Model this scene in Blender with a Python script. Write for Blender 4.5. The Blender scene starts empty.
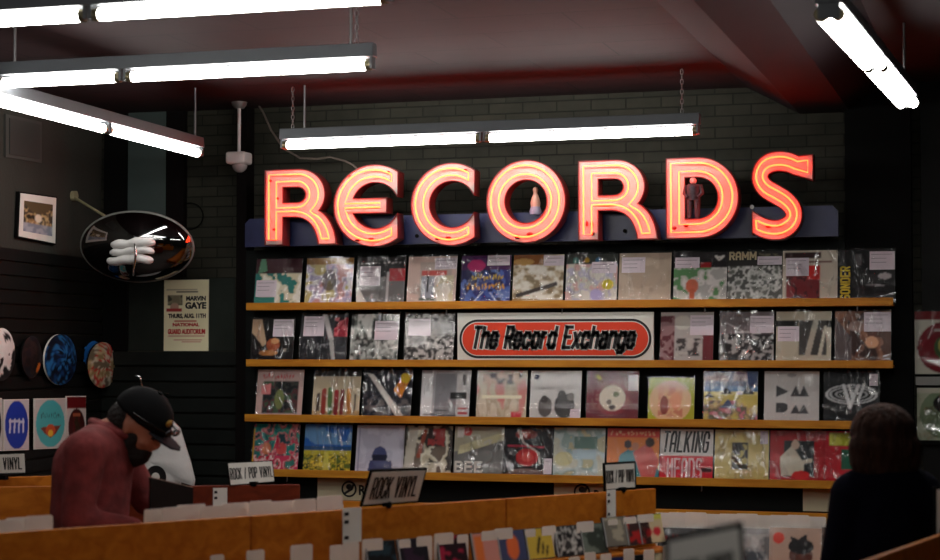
import bpy, bmesh, math, random
import numpy as np
from mathutils import Vector, Matrix, noise as mnoise
R = math.radians
rnd = random.Random(7)
sc = bpy.context.scene
col = sc.collection

# ------------------------------------------------------------ camera, world, exposure
FPX, PSI, H = 1800.0, R(17), 1.65
PIT = math.atan(70 / FPX)
cam = bpy.data.cameras.new('camera'); cam_o = bpy.data.objects.new('camera', cam); col.objects.link(cam_o)
cam.sensor_width = 36; cam.lens = FPX / 940 * 36
cam_o.location = (0, 0, H); cam_o.rotation_euler = (R(90) + PIT, 0, PSI)
cam.dof.use_dof = True; cam.dof.focus_distance = 10.4; cam.dof.aperture_fstop = 2.8
cam.clip_start = .05
sc.camera = cam_o
sc.view_settings.view_transform = 'Standard'; sc.view_settings.look = 'None'
sc.view_settings.gamma = 1; sc.view_settings.use_curve_mapping = False
sc.view_settings.exposure = 0.2
w = bpy.data.worlds.new('world'); sc.world = w; w.use_nodes = True
w.node_tree.nodes['Background'].inputs[0].default_value = (.5, .45, .5, 1)
w.node_tree.nodes['Background'].inputs[1].default_value = .01
TUBE_E, NEON_E = 26.0, 19.0

# ------------------------------------------------------------ ray helpers (points on real planes)
CF = Vector((-math.sin(PSI) * math.cos(PIT), math.cos(PSI) * math.cos(PIT), math.sin(PIT)))
CU = Vector((math.sin(PSI) * math.sin(PIT), -math.cos(PSI) * math.sin(PIT), math.cos(PIT)))
CR = Vector((math.cos(PSI), math.sin(PSI), 0)); C0 = Vector((0, 0, H))
def ray(x, y): return CF + CR * ((x - 470) / FPX) + CU * ((280 - y) / FPX)
def at(x, y, Y): d = ray(x, y); return C0 + d * (Y / d.y)
def atz(x, y, z): d = ray(x, y); return C0 + d * ((z - H) / d.z)
def atd(x, y, Z): return C0 + ray(x, y) * Z
LW0 = Vector((-5.78, 10.6, 0)); LWD = Vector((.11, -.994, 0)).normalized(); LWN = Vector((.994, .11, 0)).normalized()
def atl(x, y, off=0):
    d = ray(x, y); t = ((LW0 + LWN * off - C0).dot(LWN)) / d.dot(LWN); return C0 + d * t

# ------------------------------------------------------------ materials
def lin(c):
    c = [v / 255 for v in c[:3]]
    return tuple(v / 12.92 if v <= .04045 else ((v + .055) / 1.055) ** 2.4 for v in c)
MATS = {}
def mat(name, rgb=None, rough=.6, metal=0, emit=0, ecol=None, spec=.5, bump=0, bscale=40, var=0, vscale=8, coat=0, stretch=None):
    if name in MATS: return MATS[name]
    m = bpy.data.materials.new(name); m.use_nodes = True; nt = m.node_tree; b = nt.nodes['Principled BSDF']
    b.inputs['Base Color'].default_value = (*lin(rgb), 1); b.inputs['Roughness'].default_value = rough
    b.inputs['Metallic'].default_value = metal; b.inputs['Specular IOR Level'].default_value = spec
    b.inputs['Coat Weight'].default_value = coat
    if emit:
        b.inputs['Emission Color'].default_value = (*(ecol or (1, 1, 1)), 1); b.inputs['Emission Strength'].default_value = emit
    if bump or var:
        tc = nt.nodes.new('ShaderNodeTexCoord'); mp = nt.nodes.new('ShaderNodeMapping')
        nt.links.new(tc.outputs['Object'], mp.inputs[0])
        if stretch: mp.inputs['Scale'].default_value = stretch
    if var:
        n = nt.nodes.new('ShaderNodeTexNoise'); n.inputs['Scale'].default_value = vscale; n.inputs['Detail'].default_value = 5
        nt.links.new(mp.outputs[0], n.inputs['Vector'])
        mx = nt.nodes.new('ShaderNodeMix'); mx.data_type = 'RGBA'
        c = lin(rgb)
        mx.inputs[6].default_value = (*[v * (1 - var) for v in c], 1); mx.inputs[7].default_value = (*[min(1, v * (1 + var)) for v in c], 1)
        rp = nt.nodes.new('ShaderNodeMapRange'); rp.inputs[1].default_value = .3; rp.inputs[2].default_value = .7
        nt.links.new(n.outputs['Fac'], rp.inputs[0]); nt.links.new(rp.outputs[0], mx.inputs[0]); nt.links.new(mx.outputs[2], b.inputs['Base Color'])
    if bump:
        n = nt.nodes.new('ShaderNodeTexNoise'); n.inputs['Scale'].default_value = bscale; n.inputs['Detail'].default_value = 4
        nt.links.new(mp.outputs[0], n.inputs['Vector'])
        bp = nt.nodes.new('ShaderNodeBump'); bp.inputs['Strength'].default_value = bump; bp.inputs['Distance'].default_value = .02
        nt.links.new(n.outputs['Fac'], bp.inputs['Height']); nt.links.new(bp.outputs[0], b.inputs['Normal'])
    MATS[name] = m; return m
def brick_mat(name, c1, c2, mortar, bw, bh, msize, rot=None, rough=.75, bump=.6, noise=.35):
    m = bpy.data.materials.new(name); m.use_nodes = True; nt = m.node_tree; b = nt.nodes['Principled BSDF']
    b.inputs['Roughness'].default_value = rough; b.inputs['Specular IOR Level'].default_value = .2
    tc = nt.nodes.new('ShaderNodeTexCoord'); mp = nt.nodes.new('ShaderNodeMapping'); nt.links.new(tc.outputs['Object'], mp.inputs[0])
    if rot: mp.inputs['Rotation'].default_value = rot
    br = nt.nodes.new('ShaderNodeTexBrick'); nt.links.new(mp.outputs[0], br.inputs['Vector'])
    br.inputs['Color1'].default_value = (*lin(c1), 1); br.inputs['Color2'].default_value = (*lin(c2), 1); br.inputs['Mortar'].default_value = (*lin(mortar), 1)
    br.inputs['Scale'].default_value = 1; br.inputs['Mortar Size'].default_value = msize; br.inputs['Brick Width'].default_value = bw; br.inputs['Row Height'].default_value = bh
    br.inputs['Mortar Smooth'].default_value = .4
    n = nt.nodes.new('ShaderNodeTexNoise'); n.inputs['Scale'].default_value = 7; n.inputs['Detail'].default_value = 6; nt.links.new(mp.outputs[0], n.inputs['Vector'])
    mx = nt.nodes.new('ShaderNodeMix'); mx.data_type = 'RGBA'; mx.blend_type = 'MULTIPLY'; mx.inputs[0].default_value = noise
    nt.links.new(br.outputs['Color'], mx.inputs[6]); nt.links.new(n.outputs['Fac'], mx.inputs[7]); nt.links.new(mx.outputs[2], b.inputs['Base Color'])
    bp = nt.nodes.new('ShaderNodeBump'); bp.inputs['Strength'].default_value = bump; bp.inputs['Distance'].default_value = .012; bp.invert = True
    ad = nt.nodes.new('ShaderNodeMath'); ad.operation = 'MULTIPLY_ADD'; ad.inputs[1].default_value = .25
    nt.links.new(n.outputs['Fac'], ad.inputs[0]); nt.links.new(br.outputs['Fac'], ad.inputs[2]); nt.links.new(ad.outputs[0], bp.inputs['Height'])
    nt.links.new(bp.outputs[0], b.inputs['Normal'])
    return m
def wood_mat(name, c1, c2, rot=(0, 0, 0), rough=.45):
    m = bpy.data.materials.new(name); m.use_nodes = True; nt = m.node_tree; b = nt.nodes['Principled BSDF']; b.inputs['Roughness'].default_value = rough; b.inputs['Specular IOR Level'].default_value = .2
    tc = nt.nodes.new('ShaderNodeTexCoord'); mp = nt.nodes.new('ShaderNodeMapping'); nt.links.new(tc.outputs['Object'], mp.inputs[0])
    mp.inputs['Rotation'].default_value = rot; mp.inputs['Scale'].default_value = (1.2, 9, 9)
    n = nt.nodes.new('ShaderNodeTexNoise'); n.inputs['Scale'].default_value = 2.2; n.inputs['Detail'].default_value = 8; n.inputs['Distortion'].default_value = .8
    nt.links.new(mp.outputs[0], n.inputs['Vector'])
    rp = nt.nodes.new('ShaderNodeValToRGB'); rp.color_ramp.elements[0].position = .32; rp.color_ramp.elements[1].position = .68
    rp.color_ramp.elements[0].color = (*lin(c1), 1); rp.color_ramp.elements[1].color = (*lin(c2), 1)
    nt.links.new(n.outputs['Fac'], rp.inputs[0]); nt.links.new(rp.outputs[0], b.inputs['Base Color'])
    return m
def art_mat():
    m = bpy.data.materials.new('printed_card'); m.use_nodes = True; nt = m.node_tree; b = nt.nodes['Principled BSDF']
    a = nt.nodes.new('ShaderNodeAttribute'); a.attribute_name = 'print'
    nt.links.new(a.outputs['Color'], b.inputs['Base Color']); b.inputs['Roughness'].default_value = .5; b.inputs['Specular IOR Level'].default_value = .15
    return m
def sleeve_mat():
    m = bpy.data.materials.new('clear_plastic'); m.use_nodes = True; nt = m.node_tree; nt.nodes.remove(nt.nodes['Principled BSDF'])
    out = nt.nodes['Material Output']; g = nt.nodes.new('ShaderNodeBsdfGlossy'); g.inputs['Roughness'].default_value = .2
    t = nt.nodes.new('ShaderNodeBsdfTransparent'); t.inputs[0].default_value = (.97, .97, .97, 1)
    tc = nt.nodes.new('ShaderNodeTexCoord'); oi = nt.nodes.new('ShaderNodeObjectInfo')
    ad = nt.nodes.new('ShaderNodeVectorMath'); ad.operation = 'MULTIPLY_ADD'; ad.inputs[1].default_value = (1.7, 1, .8)
    cb = nt.nodes.new('ShaderNodeCombineXYZ'); ml = nt.nodes.new('ShaderNodeMath'); ml.operation = 'MULTIPLY'; ml.inputs[1].default_value = 37
    nt.links.new(oi.outputs['Random'], ml.inputs[0]); nt.links.new(ml.outputs[0], cb.inputs[0]); nt.links.new(ml.outputs[0], cb.inputs[2])
    nt.links.new(tc.outputs['Object'], ad.inputs[0]); nt.links.new(cb.outputs[0], ad.inputs[2])
    n = nt.nodes.new('ShaderNodeTexNoise'); n.inputs['Scale'].default_value = 7; n.inputs['Detail'].default_value = 1; n.inputs['Distortion'].default_value = 2.2
    nt.links.new(ad.outputs[0], n.inputs['Vector'])
    bp = nt.nodes.new('ShaderNodeBump'); bp.inputs['Strength'].default_value = .9; bp.inputs['Distance'].default_value = .03
    nt.links.new(n.outputs['Fac'], bp.inputs['Height']); nt.links.new(bp.outputs[0], g.inputs['Normal'])
    n2 = nt.nodes.new('ShaderNodeTexNoise'); n2.inputs['Scale'].default_value = 5; n2.inputs['Detail'].default_value = 4; n2.inputs['Distortion'].default_value = 2.5
    nt.links.new(ad.outputs[0], n2.inputs['Vector'])
    rp = nt.nodes.new('ShaderNodeMapRange'); rp.inputs[1].default_value = .49; rp.inputs[2].default_value = .66; rp.inputs[3].default_value = .008
    rq = nt.nodes.new('ShaderNodeMapRange'); rq.inputs[3].default_value = .03; rq.inputs[4].default_value = .34; nt.links.new(oi.outputs['Random'], rq.inputs[0]); nt.links.new(rq.outputs[0], rp.inputs[4])
    nt.links.new(n2.outputs['Fac'], rp.inputs[0])
    mx = nt.nodes.new('ShaderNodeMixShader'); nt.links.new(rp.outputs[0], mx.inputs[0]); nt.links.new(t.outputs[0], mx.inputs[1]); nt.links.new(g.outputs[0], mx.inputs[2])
    g2 = nt.nodes.new('ShaderNodeBsdfGlossy'); g2.inputs['Roughness'].default_value = .1; m2 = nt.nodes.new('ShaderNodeMixShader'); m2.inputs[0].default_value = .03
    nt.links.new(mx.outputs[0], m2.inputs[1]); nt.links.new(g2.outputs[0], m2.inputs[2]); nt.links.new(m2.outputs[0], out.inputs[0]); return m

M_ART, M_SLEEVE = art_mat(), sleeve_mat()
M_BRICK = brick_mat('painted_brick', (60, 59, 49), (50, 50, 42), (34, 34, 29), .215, .066, .005, rot=(R(90), 0, 0), noise=.6, bump=.45)
M_CEIL = brick_mat('ceiling_tile', (49, 29, 31), (42, 26, 28), (14, 8, 8), 1.0, .42, .006, bump=.25, noise=.55)
M_WOOD = wood_mat('honey_wood', (172, 108, 30), (204, 142, 46))
M_BINWOOD = wood_mat('bin_wood', (168, 92, 22), (198, 118, 34))
M_SHADEWOOD = wood_mat('shaded_bin_wood', (96, 34, 16), (118, 46, 22))  # darker copy of the bin wood, shade mixed into its colour
M_LEFTWALL = mat('grey_plaster', (52, 52, 47), .8, spec=.2, bump=.15, var=.15, vscale=2)
M_BLACKSLAT = mat('black_slat', (12, 13, 12), .6, var=.3, spec=.2)
M_GREENSLAT = mat('dark_green_slat', (19, 23, 21), .6, var=.3, spec=.2)
M_BLACK = mat('matt_black', (7, 7, 7), .8, spec=.12)
M_DKTRIM = mat('dark_brown_black', (11, 6, 6), .8, spec=.12)
M_BEAM = mat('beam_paint', (30, 21, 24), .8, spec=.15, var=.25, vscale=2)
M_FLOOR = mat('floor_concrete', (62, 54, 48), .5, var=.3, vscale=1.5, bump=.1)
M_DARKWALL = mat('dark_wall', (40, 40, 38), .8, var=.2)
M_PANEL = mat('teal_grey_panel', (62, 74, 72), .5, var=.2, vscale=1.5)
M_NAVY = mat('navy_enamel', (40, 46, 88), .35, var=.35, vscale=4)
M_ENAMEL = mat('grey_enamel', (96, 100, 104), .4, var=.06)
M_TUBE = mat('lit_tube', (255, 255, 255), .4, emit=TUBE_E, ecol=(1, .975, .93))
M_CAPMETAL = mat('tube_end_metal', (150, 140, 110), .35, .9)
M_STEEL = mat('steel_rod', (150, 150, 150), .35, .9)
M_NEON = mat('neon_tube', (255, 160, 90), .4, emit=NEON_E, ecol=(1, .025, .005))
M_FACE = mat('letter_face', (166, 170, 164), .55, var=.08, vscale=5)
M_LSIDE = mat('letter_side', (90, 20, 18), .5)
M_ELEC = mat('electrode_red', (120, 14, 14), .5)
M_WHITE = mat('white_card', (226, 222, 214), .6, var=.05)
M_CREAM = mat('cream_card', (206, 196, 164), .6, var=.05)
M_INK = mat('black_ink', (18, 17, 18), .5)
M_STICK = mat('price_label', (222, 208, 218), .5)
M_ORANGE = mat('orange_vinyl', (226, 62, 22), .45)
M_SIGNW = mat('sign_white', (222, 222, 214), .5)
M_BSPINE = mat('board_edge', (60, 56, 54), .6)

# ------------------------------------------------------------ mesh builder
class MB:
    def __init__(s): s.v = []; s.f = []; s.m = []; s.mi = 0; s.sm = []
    def add(s, vs, fs, smooth=False):
        b = len(s.v); s.v += [Vector(p) for p in vs]
        for f in fs: s.f.append([b + i for i in f]); s.m.append(s.mi); s.sm.append(smooth)
        return s
    def box(s, c, d, M=None):
        vs = [Vector((c[0] + sx * d[0] / 2, c[1] + sy * d[1] / 2, c[2] + sz * d[2] / 2)) for sz in (-1, 1) for sy in (-1, 1) for sx in (-1, 1)]
        if M: vs = [M @ p for p in vs]
        return s.add(vs, [(0, 2, 3, 1), (4, 5, 7, 6), (0, 1, 5, 4), (2, 6, 7, 3), (0, 4, 6, 2), (1, 3, 7, 5)])
    def bb(s, a, b): # box from corner to corner
        a, b = Vector(a), Vector(b); return s.box((a + b) / 2, [abs(b[i] - a[i]) for i in range(3)])
    def quadbox(s, q, t): # four corners plus thickness vector
        q = [Vector(p) for p in q]; t = Vector(t); vs = q + [p + t for p in q]
        return s.add(vs, [(0, 1, 2, 3), (7, 6, 5, 4), (0, 4, 5, 1), (1, 5, 6, 2), (2, 6, 7, 3), (3, 7, 4, 0)])
    def tube(s, pts, r, n=8, closed=False, caps=True):
        pts = [Vector(p) for p in pts]; N = len(pts); rs = r if isinstance(r, (list, tuple)) else [r] * N
        ring = []; up = None
        for i, p in enumerate(pts):
            a = pts[(i - 1) % N] if (closed or i > 0) else p; b = pts[(i + 1) % N] if (closed or i < N - 1) else p
            t = (b - a).normalized()
            if up is None: up = Vector((0, 0, 1)) if abs(t.z) < .9 else Vector((1, 0, 0))
            u = (up - t * up.dot(t)); u = u.normalized() if u.length > 1e-5 else t.orthogonal().normalized()
            up = u; v = t.cross(u)
            ring.append([p + (u * math.cos(k * 2 * math.pi / n) + v * math.sin(k * 2 * math.pi / n)) * rs[i] for k in range(n)])
        vs = [q for g in ring for q in g]; fs = []
        for i in range(N if closed else N - 1):
            j = (i + 1) % N
            for k in range(n): fs.append((i * n + k, i * n + (k + 1) % n, j * n + (k + 1) % n, j * n + k))
        s.add(vs, fs, True)
        if not closed and caps:
            s.add(ring[0], [tuple(reversed(range(n)))]); s.add(ring[-1], [tuple(range(n))])
        return s
    def ell(s, c, r, M=None, nu=20, nv=12, cut=None):
        vs = []; fs = []
        for j in range(nv + 1):
            th = math.pi * j / nv
            for i in range(nu):
                ph = 2 * math.pi * i / nu
                p = Vector((r[0] * math.sin(th) * math.cos(ph), r[1] * math.sin(th) * math.sin(ph), r[2] * math.cos(th)))
                if cut is not None and p.z < cut: p.z = cut
                p += Vector(c); vs.append(M @ p if M else p)
        for j in range(nv):
            for i in range(nu): fs.append((j * nu + i, (j + 1) * nu + i, (j + 1) * nu + (i + 1) % nu, j * nu + (i + 1) % nu))
        return s.add(vs, fs, True)
    def prism(s, poly, o, ux, uy, t): # closed 2D outline swept by t
        o, ux, uy, t = Vector(o), Vector(ux), Vector(uy), Vector(t); n = len(poly)
        a = [o + ux * p[0] + uy * p[1] for p in poly]; b = [p + t for p in a]
        return s.add(a + b, [tuple(range(n)), tuple(range(2 * n - 1, n - 1, -1))] + [(i, n + i, n + (i + 1) % n, (i + 1) % n) for i in range(n)])
    def mesh(s, name='m'):
        me = bpy.data.meshes.new(name); me.from_pydata([tuple(p) for p in s.v], [], s.f); me.validate(); me.update()
        if len(me.polygons) == len(s.f):
            me.polygons.foreach_set('material_index', s.m); me.polygons.foreach_set('use_smooth', s.sm)
        bm = bmesh.new(); bm.from_mesh(me); bmesh.ops.recalc_face_normals(bm, faces=bm.faces); bm.to_mesh(me); bm.free()
        return me

def adopt(o, p):
    if p is not None:
        o.parent = p; o.matrix_parent_inverse = p.matrix_basis.inverted() if p.parent is None else (p.parent.matrix_basis @ p.matrix_parent_inverse @ p.matrix_basis).inverted()
def tag(o, label=None, cat=None, group=None, kind=None):
    if label: o['label'] = label
    if cat: o['category'] = cat
    if group: o['group'] = group
    if kind: o['kind'] = kind
    return o
def root(name, label, cat, loc=(0, 0, 0), rot=(0, 0, 0), group=None):
    o = bpy.data.objects.new(name, None); col.objects.link(o); o.location = loc; o.rotation_euler = rot; o.empty_display_size = .05
    return tag(o, label, cat, group)
def obj(name, mb, mats, parent=None, local=False, label=None):
    me = mb if isinstance(mb, bpy.types.Mesh) else mb.mesh(name)
    for m in (mats if isinstance(mats, (list, tuple)) else [mats]): me.materials.append(m)
    o = bpy.data.objects.new(name, me); col.objects.link(o)
    if parent is not None:
        if local: o.parent = parent
        else: adopt(o, parent)
    if label: o['label'] = label
    return o
def struct(name, mb, m, label=None): o = obj(name, mb, m); return tag(o, label, None, None, 'structure')
def bevel(o, wd=.003, seg=2):
    b = o.modifiers.new('bevel', 'BEVEL'); b.width = wd; b.segments = seg; b.limit_method = 'ANGLE'; return o

def text_mesh(s, o, ux, uy, w, h, nrm, t=.002, bold=0., shear=0., outline=0.):
    """lettering fitted to a w x h box whose lower left corner is o"""
    cu = bpy.data.curves.new('txt', 'FONT'); cu.body = s; cu.offset = bold; cu.shear = shear; cu.resolution_u = 3
    ob = bpy.data.objects.new('txt', cu); col.objects.link(ob)
    dg = bpy.context.evaluated_depsgraph_get(); dg.update()
    cu.offset = bold; me = bpy.data.meshes.new_from_object(ob.evaluated_get(dg))
    bpy.data.objects.remove(ob)
    co = np.array([v.co[:2] for v in me.vertices]); lo = co.min(0); hi = co.max(0)
    o, ux, uy, nrm = Vector(o), Vector(ux).normalized(), Vector(uy).normalized(), Vector(nrm).normalized()
    if outline: w += 2 * outline; h += 2 * outline; o = o - ux * outline - uy * outline
    P = [o + ux * float((c[0] - lo[0]) / (hi[0] - lo[0]) * w) + uy * float((c[1] - lo[1]) / (hi[1] - lo[1]) * h) for c in co]
    m = MB(); fs = [tuple(p.vertices) for p in me.polygons]
    m.add([p + nrm * t for p in P], fs); bpy.data.meshes.remove(me)
    # rim down to the surface
    cnt = {}
    for f in fs:
        for a, b in zip(f, f[1:] + f[:1]): cnt[(a, b)] = 1
    rim = [(a, b) for (a, b) in cnt if (b, a) not in cnt]
    n0 = len(P); me2 = MB(); me2.add([p + nrm * t for p in P] + P, fs + [(b, a, a + n0, b + n0) for a, b in rim])
    return me2

GL = {'R': '0,0 0,1 .8,1 1,.85 1,.62 .8,.48 0,.48|.55,.48 1,0', 'O': '0,.15 0,.85 .25,1 .75,1 1,.85 1,.15 .75,0 .25,0 0,.15 0,.3', 'C': '1,.66 1,.85 .75,1 .25,1 0,.85 0,.15 .25,0 .75,0 1,.15 1,.34',
      'K': '0,0 0,1|1,1 .1,.42|.35,.55 1,0', 'V': '0,1 .5,0|.5,0 1,1', 'I': '.5,0 .5,1', 'N': '0,0 0,1|0,1 1,0|1,0 1,1', 'Y': '0,1 .5,.42|.5,.42 1,1|.5,.45 .5,0', 'L': '0,1 0,0 1,0', 'P': '0,0 0,1 .8,1 1,.85 1,.6 .8,.45 0,.45',
      'E': '1,1 0,1 0,0 1,0|0,.52 .85,.52', 'T': '0,1 1,1|.5,1 .5,0', '/': '0,0 1,1', 'A': '0,0 0,.8 .3,1 .7,1 1,.8 1,0|0,.4 1,.4', 'G': '1,.7 1,.85 .75,1 .25,1 0,.85 0,.15 .25,0 .75,0 1,.15 1,.48 .55,.48',
      'S': '1,.9 .8,1 .25,1 0,.85 0,.62 .25,.52 .75,.48 1,.38 1,.15 .75,0 .2,0 0,.1', 'D': '0,0 0,1 .7,1 1,.82 1,.18 .7,0 0,0 0,.2', 'H': '0,0 0,1|1,0 1,1|0,.5 1,.5', 'M': '0,0 0,1|0,1 .5,.3|.5,.3 1,1|1,1 1,0',
      'B': '0,0 0,1 .75,1 1,.85 1,.66 .8,.53 1,.4 1,.15 .75,0 0,0 0,.2|0,.53 .8,.53', 'h': '0,0 0,1|0,.58 .3,.72 .75,.72 1,.58 1,0', 'e': '0,.36 1,.36 1,.58 .75,.72 .25,.72 0,.58 0,.14 .25,0 .75,0 1,.14 1,.2',
      'c': '1,.48 1,.58 .75,.72 .25,.72 0,.58 0,.14 .25,0 .75,0 1,.14 1,.24', 'o': '0,.14 0,.58 .25,.72 .75,.72 1,.58 1,.14 .75,0 .25,0 0,.14 0,.3', 'r': '0,0 0,.74|0,.52 .3,.72 .75,.72', 'd': '1,0 1,1|1,.6 .75,.72 .25,.72 0,.58 0,.14 .25,0 .75,0 1,.12',
      'x': '0,.72 1,0|1,.72 0,0', 'a': '.05,.56 .25,.72 .75,.72 1,.58 1,0|1,.42 .25,.4 0,.28 0,.12 .25,0 .75,0 1,.14', 'n': '0,0 0,.74|0,.58 .3,.72 .75,.72 1,.58 1,0', 'g': '1,.14 .75,0 .25,0 0,.14 0,.58 .25,.72 .75,.72 1,.58|1,.74 1,-.12 .75,-.24 .25,-.24 0,-.14'}
def block_text(txt, P3, h, w, th, t, shear=0., grow=0.):
    """heavy condensed lettering; P3(x, y, z) maps letter plane to space, z out of the surface"""
    adv = []; x = 0.
    for chx in txt:
        wd = {' ': .55, 'I': .3, 'r': .75, '/': .8, 'M': 1.35}.get(chx, 1.); adv.append((x, wd)); x += wd + .62
    sx = (w - th) / (x - .62); th = min(th, sx * .5); sx = (w - th) / (x - .62); m = MB()
    for (x0, wd), chx in zip(adv, txt):
        for pl_ in GL.get(chx, '').split('|'):
            if not pl_: continue
            pts = [tuple(float(v) for v in q_.split(',')) for q_ in pl_.split()]
            pts = [(th / 2 + (x0 + px * (wd if chx != 'I' else 1) - (.35 if chx == 'I' else 0)) * sx + shear * (th / 2 + py * (h - th)), th / 2 + py * (h - th)) for px, py in pts]
            for (ax, ay), (bx_, by_) in zip(pts, pts[1:]):
                L = math.hypot(bx_ - ax, by_ - ay) or 1e-6; ex, ey = (bx_ - ax) / L, (by_ - ay) / L; hw = th / 2 + grow; a0, b0 = hw * .8, hw * .8
                q4 = [(ax - ex * a0 - ey * hw, ay - ey * a0 + ex * hw), (ax - ex * a0 + ey * hw, ay - ey * a0 - ex * hw), (bx_ + ex * b0 + ey * hw, by_ + ey * b0 - ex * hw), (bx_ + ex * b0 - ey * hw, by_ + ey * b0 + ex * hw)]
                m.add([P3(p[0], p[1], t) for p in q4] + [P3(p[0], p[1], 0) for p in q4], [(0, 1, 2, 3), (7, 6, 5, 4), (0, 4, 5, 1), (1, 5, 6, 2), (2, 6, 7, 3), (3, 7, 4, 0)])
    return m
# ------------------------------------------------------------ printed art on a grid of coloured points
FONT = {'A': '0E11111F111111', 'B': '1E11111E11111E', 'C': '0E11101010110E', 'D': '1E11111111111E', 'E': '1F10101E10101F', 'F': '1F10101E101010', 'G': '0E11101713110F', 'H': '1111111F111111', 'I': '0E04040404040E', 'K': '11121418141211', 'L': '1010101010101F', 'M': '111B1515111111', 'N': '11191513111111', 'O': '0E11111111110E', 'P': '1E11111E101010', 'R': '1E11111E141211', 'S': '0F10100E01011E', 'T': '1F040404040404', 'U': '1111111111110E', 'V': '11111111110A04', 'W': '11111115151B11', 'Y': '11110A04040404', '1': '040C040404040E', '7': '1F010204040404', ',': '00000000000408', '.': '00000000000C0C', '/': '01020204080810', ' ': '00000000000000'}
class Art:
    def __init__(s, bg, n=60, m=None):
        m = m or n; s.n, s.m = n, m; s.u, s.v = np.meshgrid((np.arange(n) + .5) / n, (np.arange(m) + .5) / m); s.c = np.zeros((m, n, 3)); s.c[:] = lin(bg)
    def put(s, k, c, a=1.):
        k = k.astype(float)[..., None] * a; s.c = s.c * (1 - k) + np.array(lin(c)) * k; return s
    def r(s, a, b, c, d, rgb, al=1.): return s.put((s.u >= a) & (s.u <= c) & (s.v >= b) & (s.v <= d), rgb, al)
    def e(s, x, y, a, b, rgb, al=1., hole=0):
        q = ((s.u - x) / a) ** 2 + ((s.v - y) / b) ** 2; return s.put((q <= 1) & (q >= hole ** 2), rgb, al)
    def p(s, pts, rgb, al=1.):
        k = np.zeros(s.u.shape, bool); n = len(pts)
        for i in range(n):
            (x0, y0), (x1, y1) = pts[i], pts[(i + 1) % n]
            if y0 == y1: continue
            k ^= ((s.v >= min(y0, y1)) & (s.v < max(y0, y1)) & (s.u < x0 + (s.v - y0) * (x1 - x0) / (y1 - y0)))
        return s.put(k, rgb, al)
    def l(s, x0, y0, x1, y1, wd, rgb, al=1.):
        dx, dy = x1 - x0, y1 - y0; L = max(1e-6, dx * dx + dy * dy); t = np.clip(((s.u - x0) * dx + (s.v - y0) * dy) / L, 0, 1)
        return s.put(np.hypot(s.u - x0 - t * dx, s.v - y0 - t * dy) < wd / 2, rgb, al)
    def noise(s, seed, scale, cols, box=(0, 0, 1, 1), al=1., sx=1., sy=1.):
        g = np.random.RandomState(seed); f = np.zeros(s.u.shape)
        for k in range(3):
            q = scale * 2 ** k; t = g.rand(int(q * 3) + 4, int(q * 3) + 4); x = s.u * q * sx; y = s.v * q * sy
            xi, yi = x.astype(int), y.astype(int); fx, fy = x - xi, y - yi; fx = fx * fx * (3 - 2 * fx); fy = fy * fy * (3 - 2 * fy)
            f += (t[yi, xi] * (1 - fx) * (1 - fy) + t[yi, xi + 1] * fx * (1 - fy) + t[yi + 1, xi] * (1 - fx) * fy + t[yi + 1, xi + 1] * fx * fy) / 2 ** k
        r_ = f.argsort(axis=None).argsort().reshape(f.shape) / f.size
        b = (s.u >= box[0]) & (s.v >= box[1]) & (s.u <= box[2]) & (s.v <= box[3])
        for i, c in enumerate(cols): s.put(b & (r_ >= i / len(cols)) & (r_ < (i + 1) / len(cols) + 1e-9), c, al)
        return s
    def marks(s, x, y, wd, ht, rgb, seed=1, vert=False):
        g = random.Random(seed); p = 0.
        while p < 1:
            q = p + g.uniform(.05, .1)
            for _ in range(3):
                a, b = g.uniform(p, q - .03), g.uniform(0, .6); c, d = a + g.uniform(.015, .04), b + g.uniform(.2, .4)
                if vert: s.r(y + ht * b, x + wd * a, y + ht * d, x + wd * min(1, c), rgb)
                else: s.r(x + wd * a, y + ht * b, x + wd * min(1, c), y + ht * d, rgb)
            p = q + .02
        return s
    def t(s, txt, x, y, wd, ht, rgb, vert=False, slant=0.):
        L = len(txt) * 6 - 1; U, V = (s.v, s.u) if vert else (s.u, s.v)
        if vert: a = (V - x) / wd; b = (U - y) / ht; cx = b * L; cy = (1 - (1 - a)) * 7
        else: cx = (U - x - slant * (V - y)) / wd * L; cy = 7 - (V - y) / ht * 7
        ci = np.floor(cx).astype(int); ri = np.floor(cy).astype(int); k = np.zeros(s.u.shape, bool)
        for i in range(L):
            ch = FONT.get(txt[i // 6], FONT[' ']); q = i % 6
            if q == 5: continue
            for j in range(7):
                if int(ch[2 * j:2 * j + 2], 16) >> (4 - q) & 1: k |= (ci == i) & (ri == j)
        return s.put(k, rgb)
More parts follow.
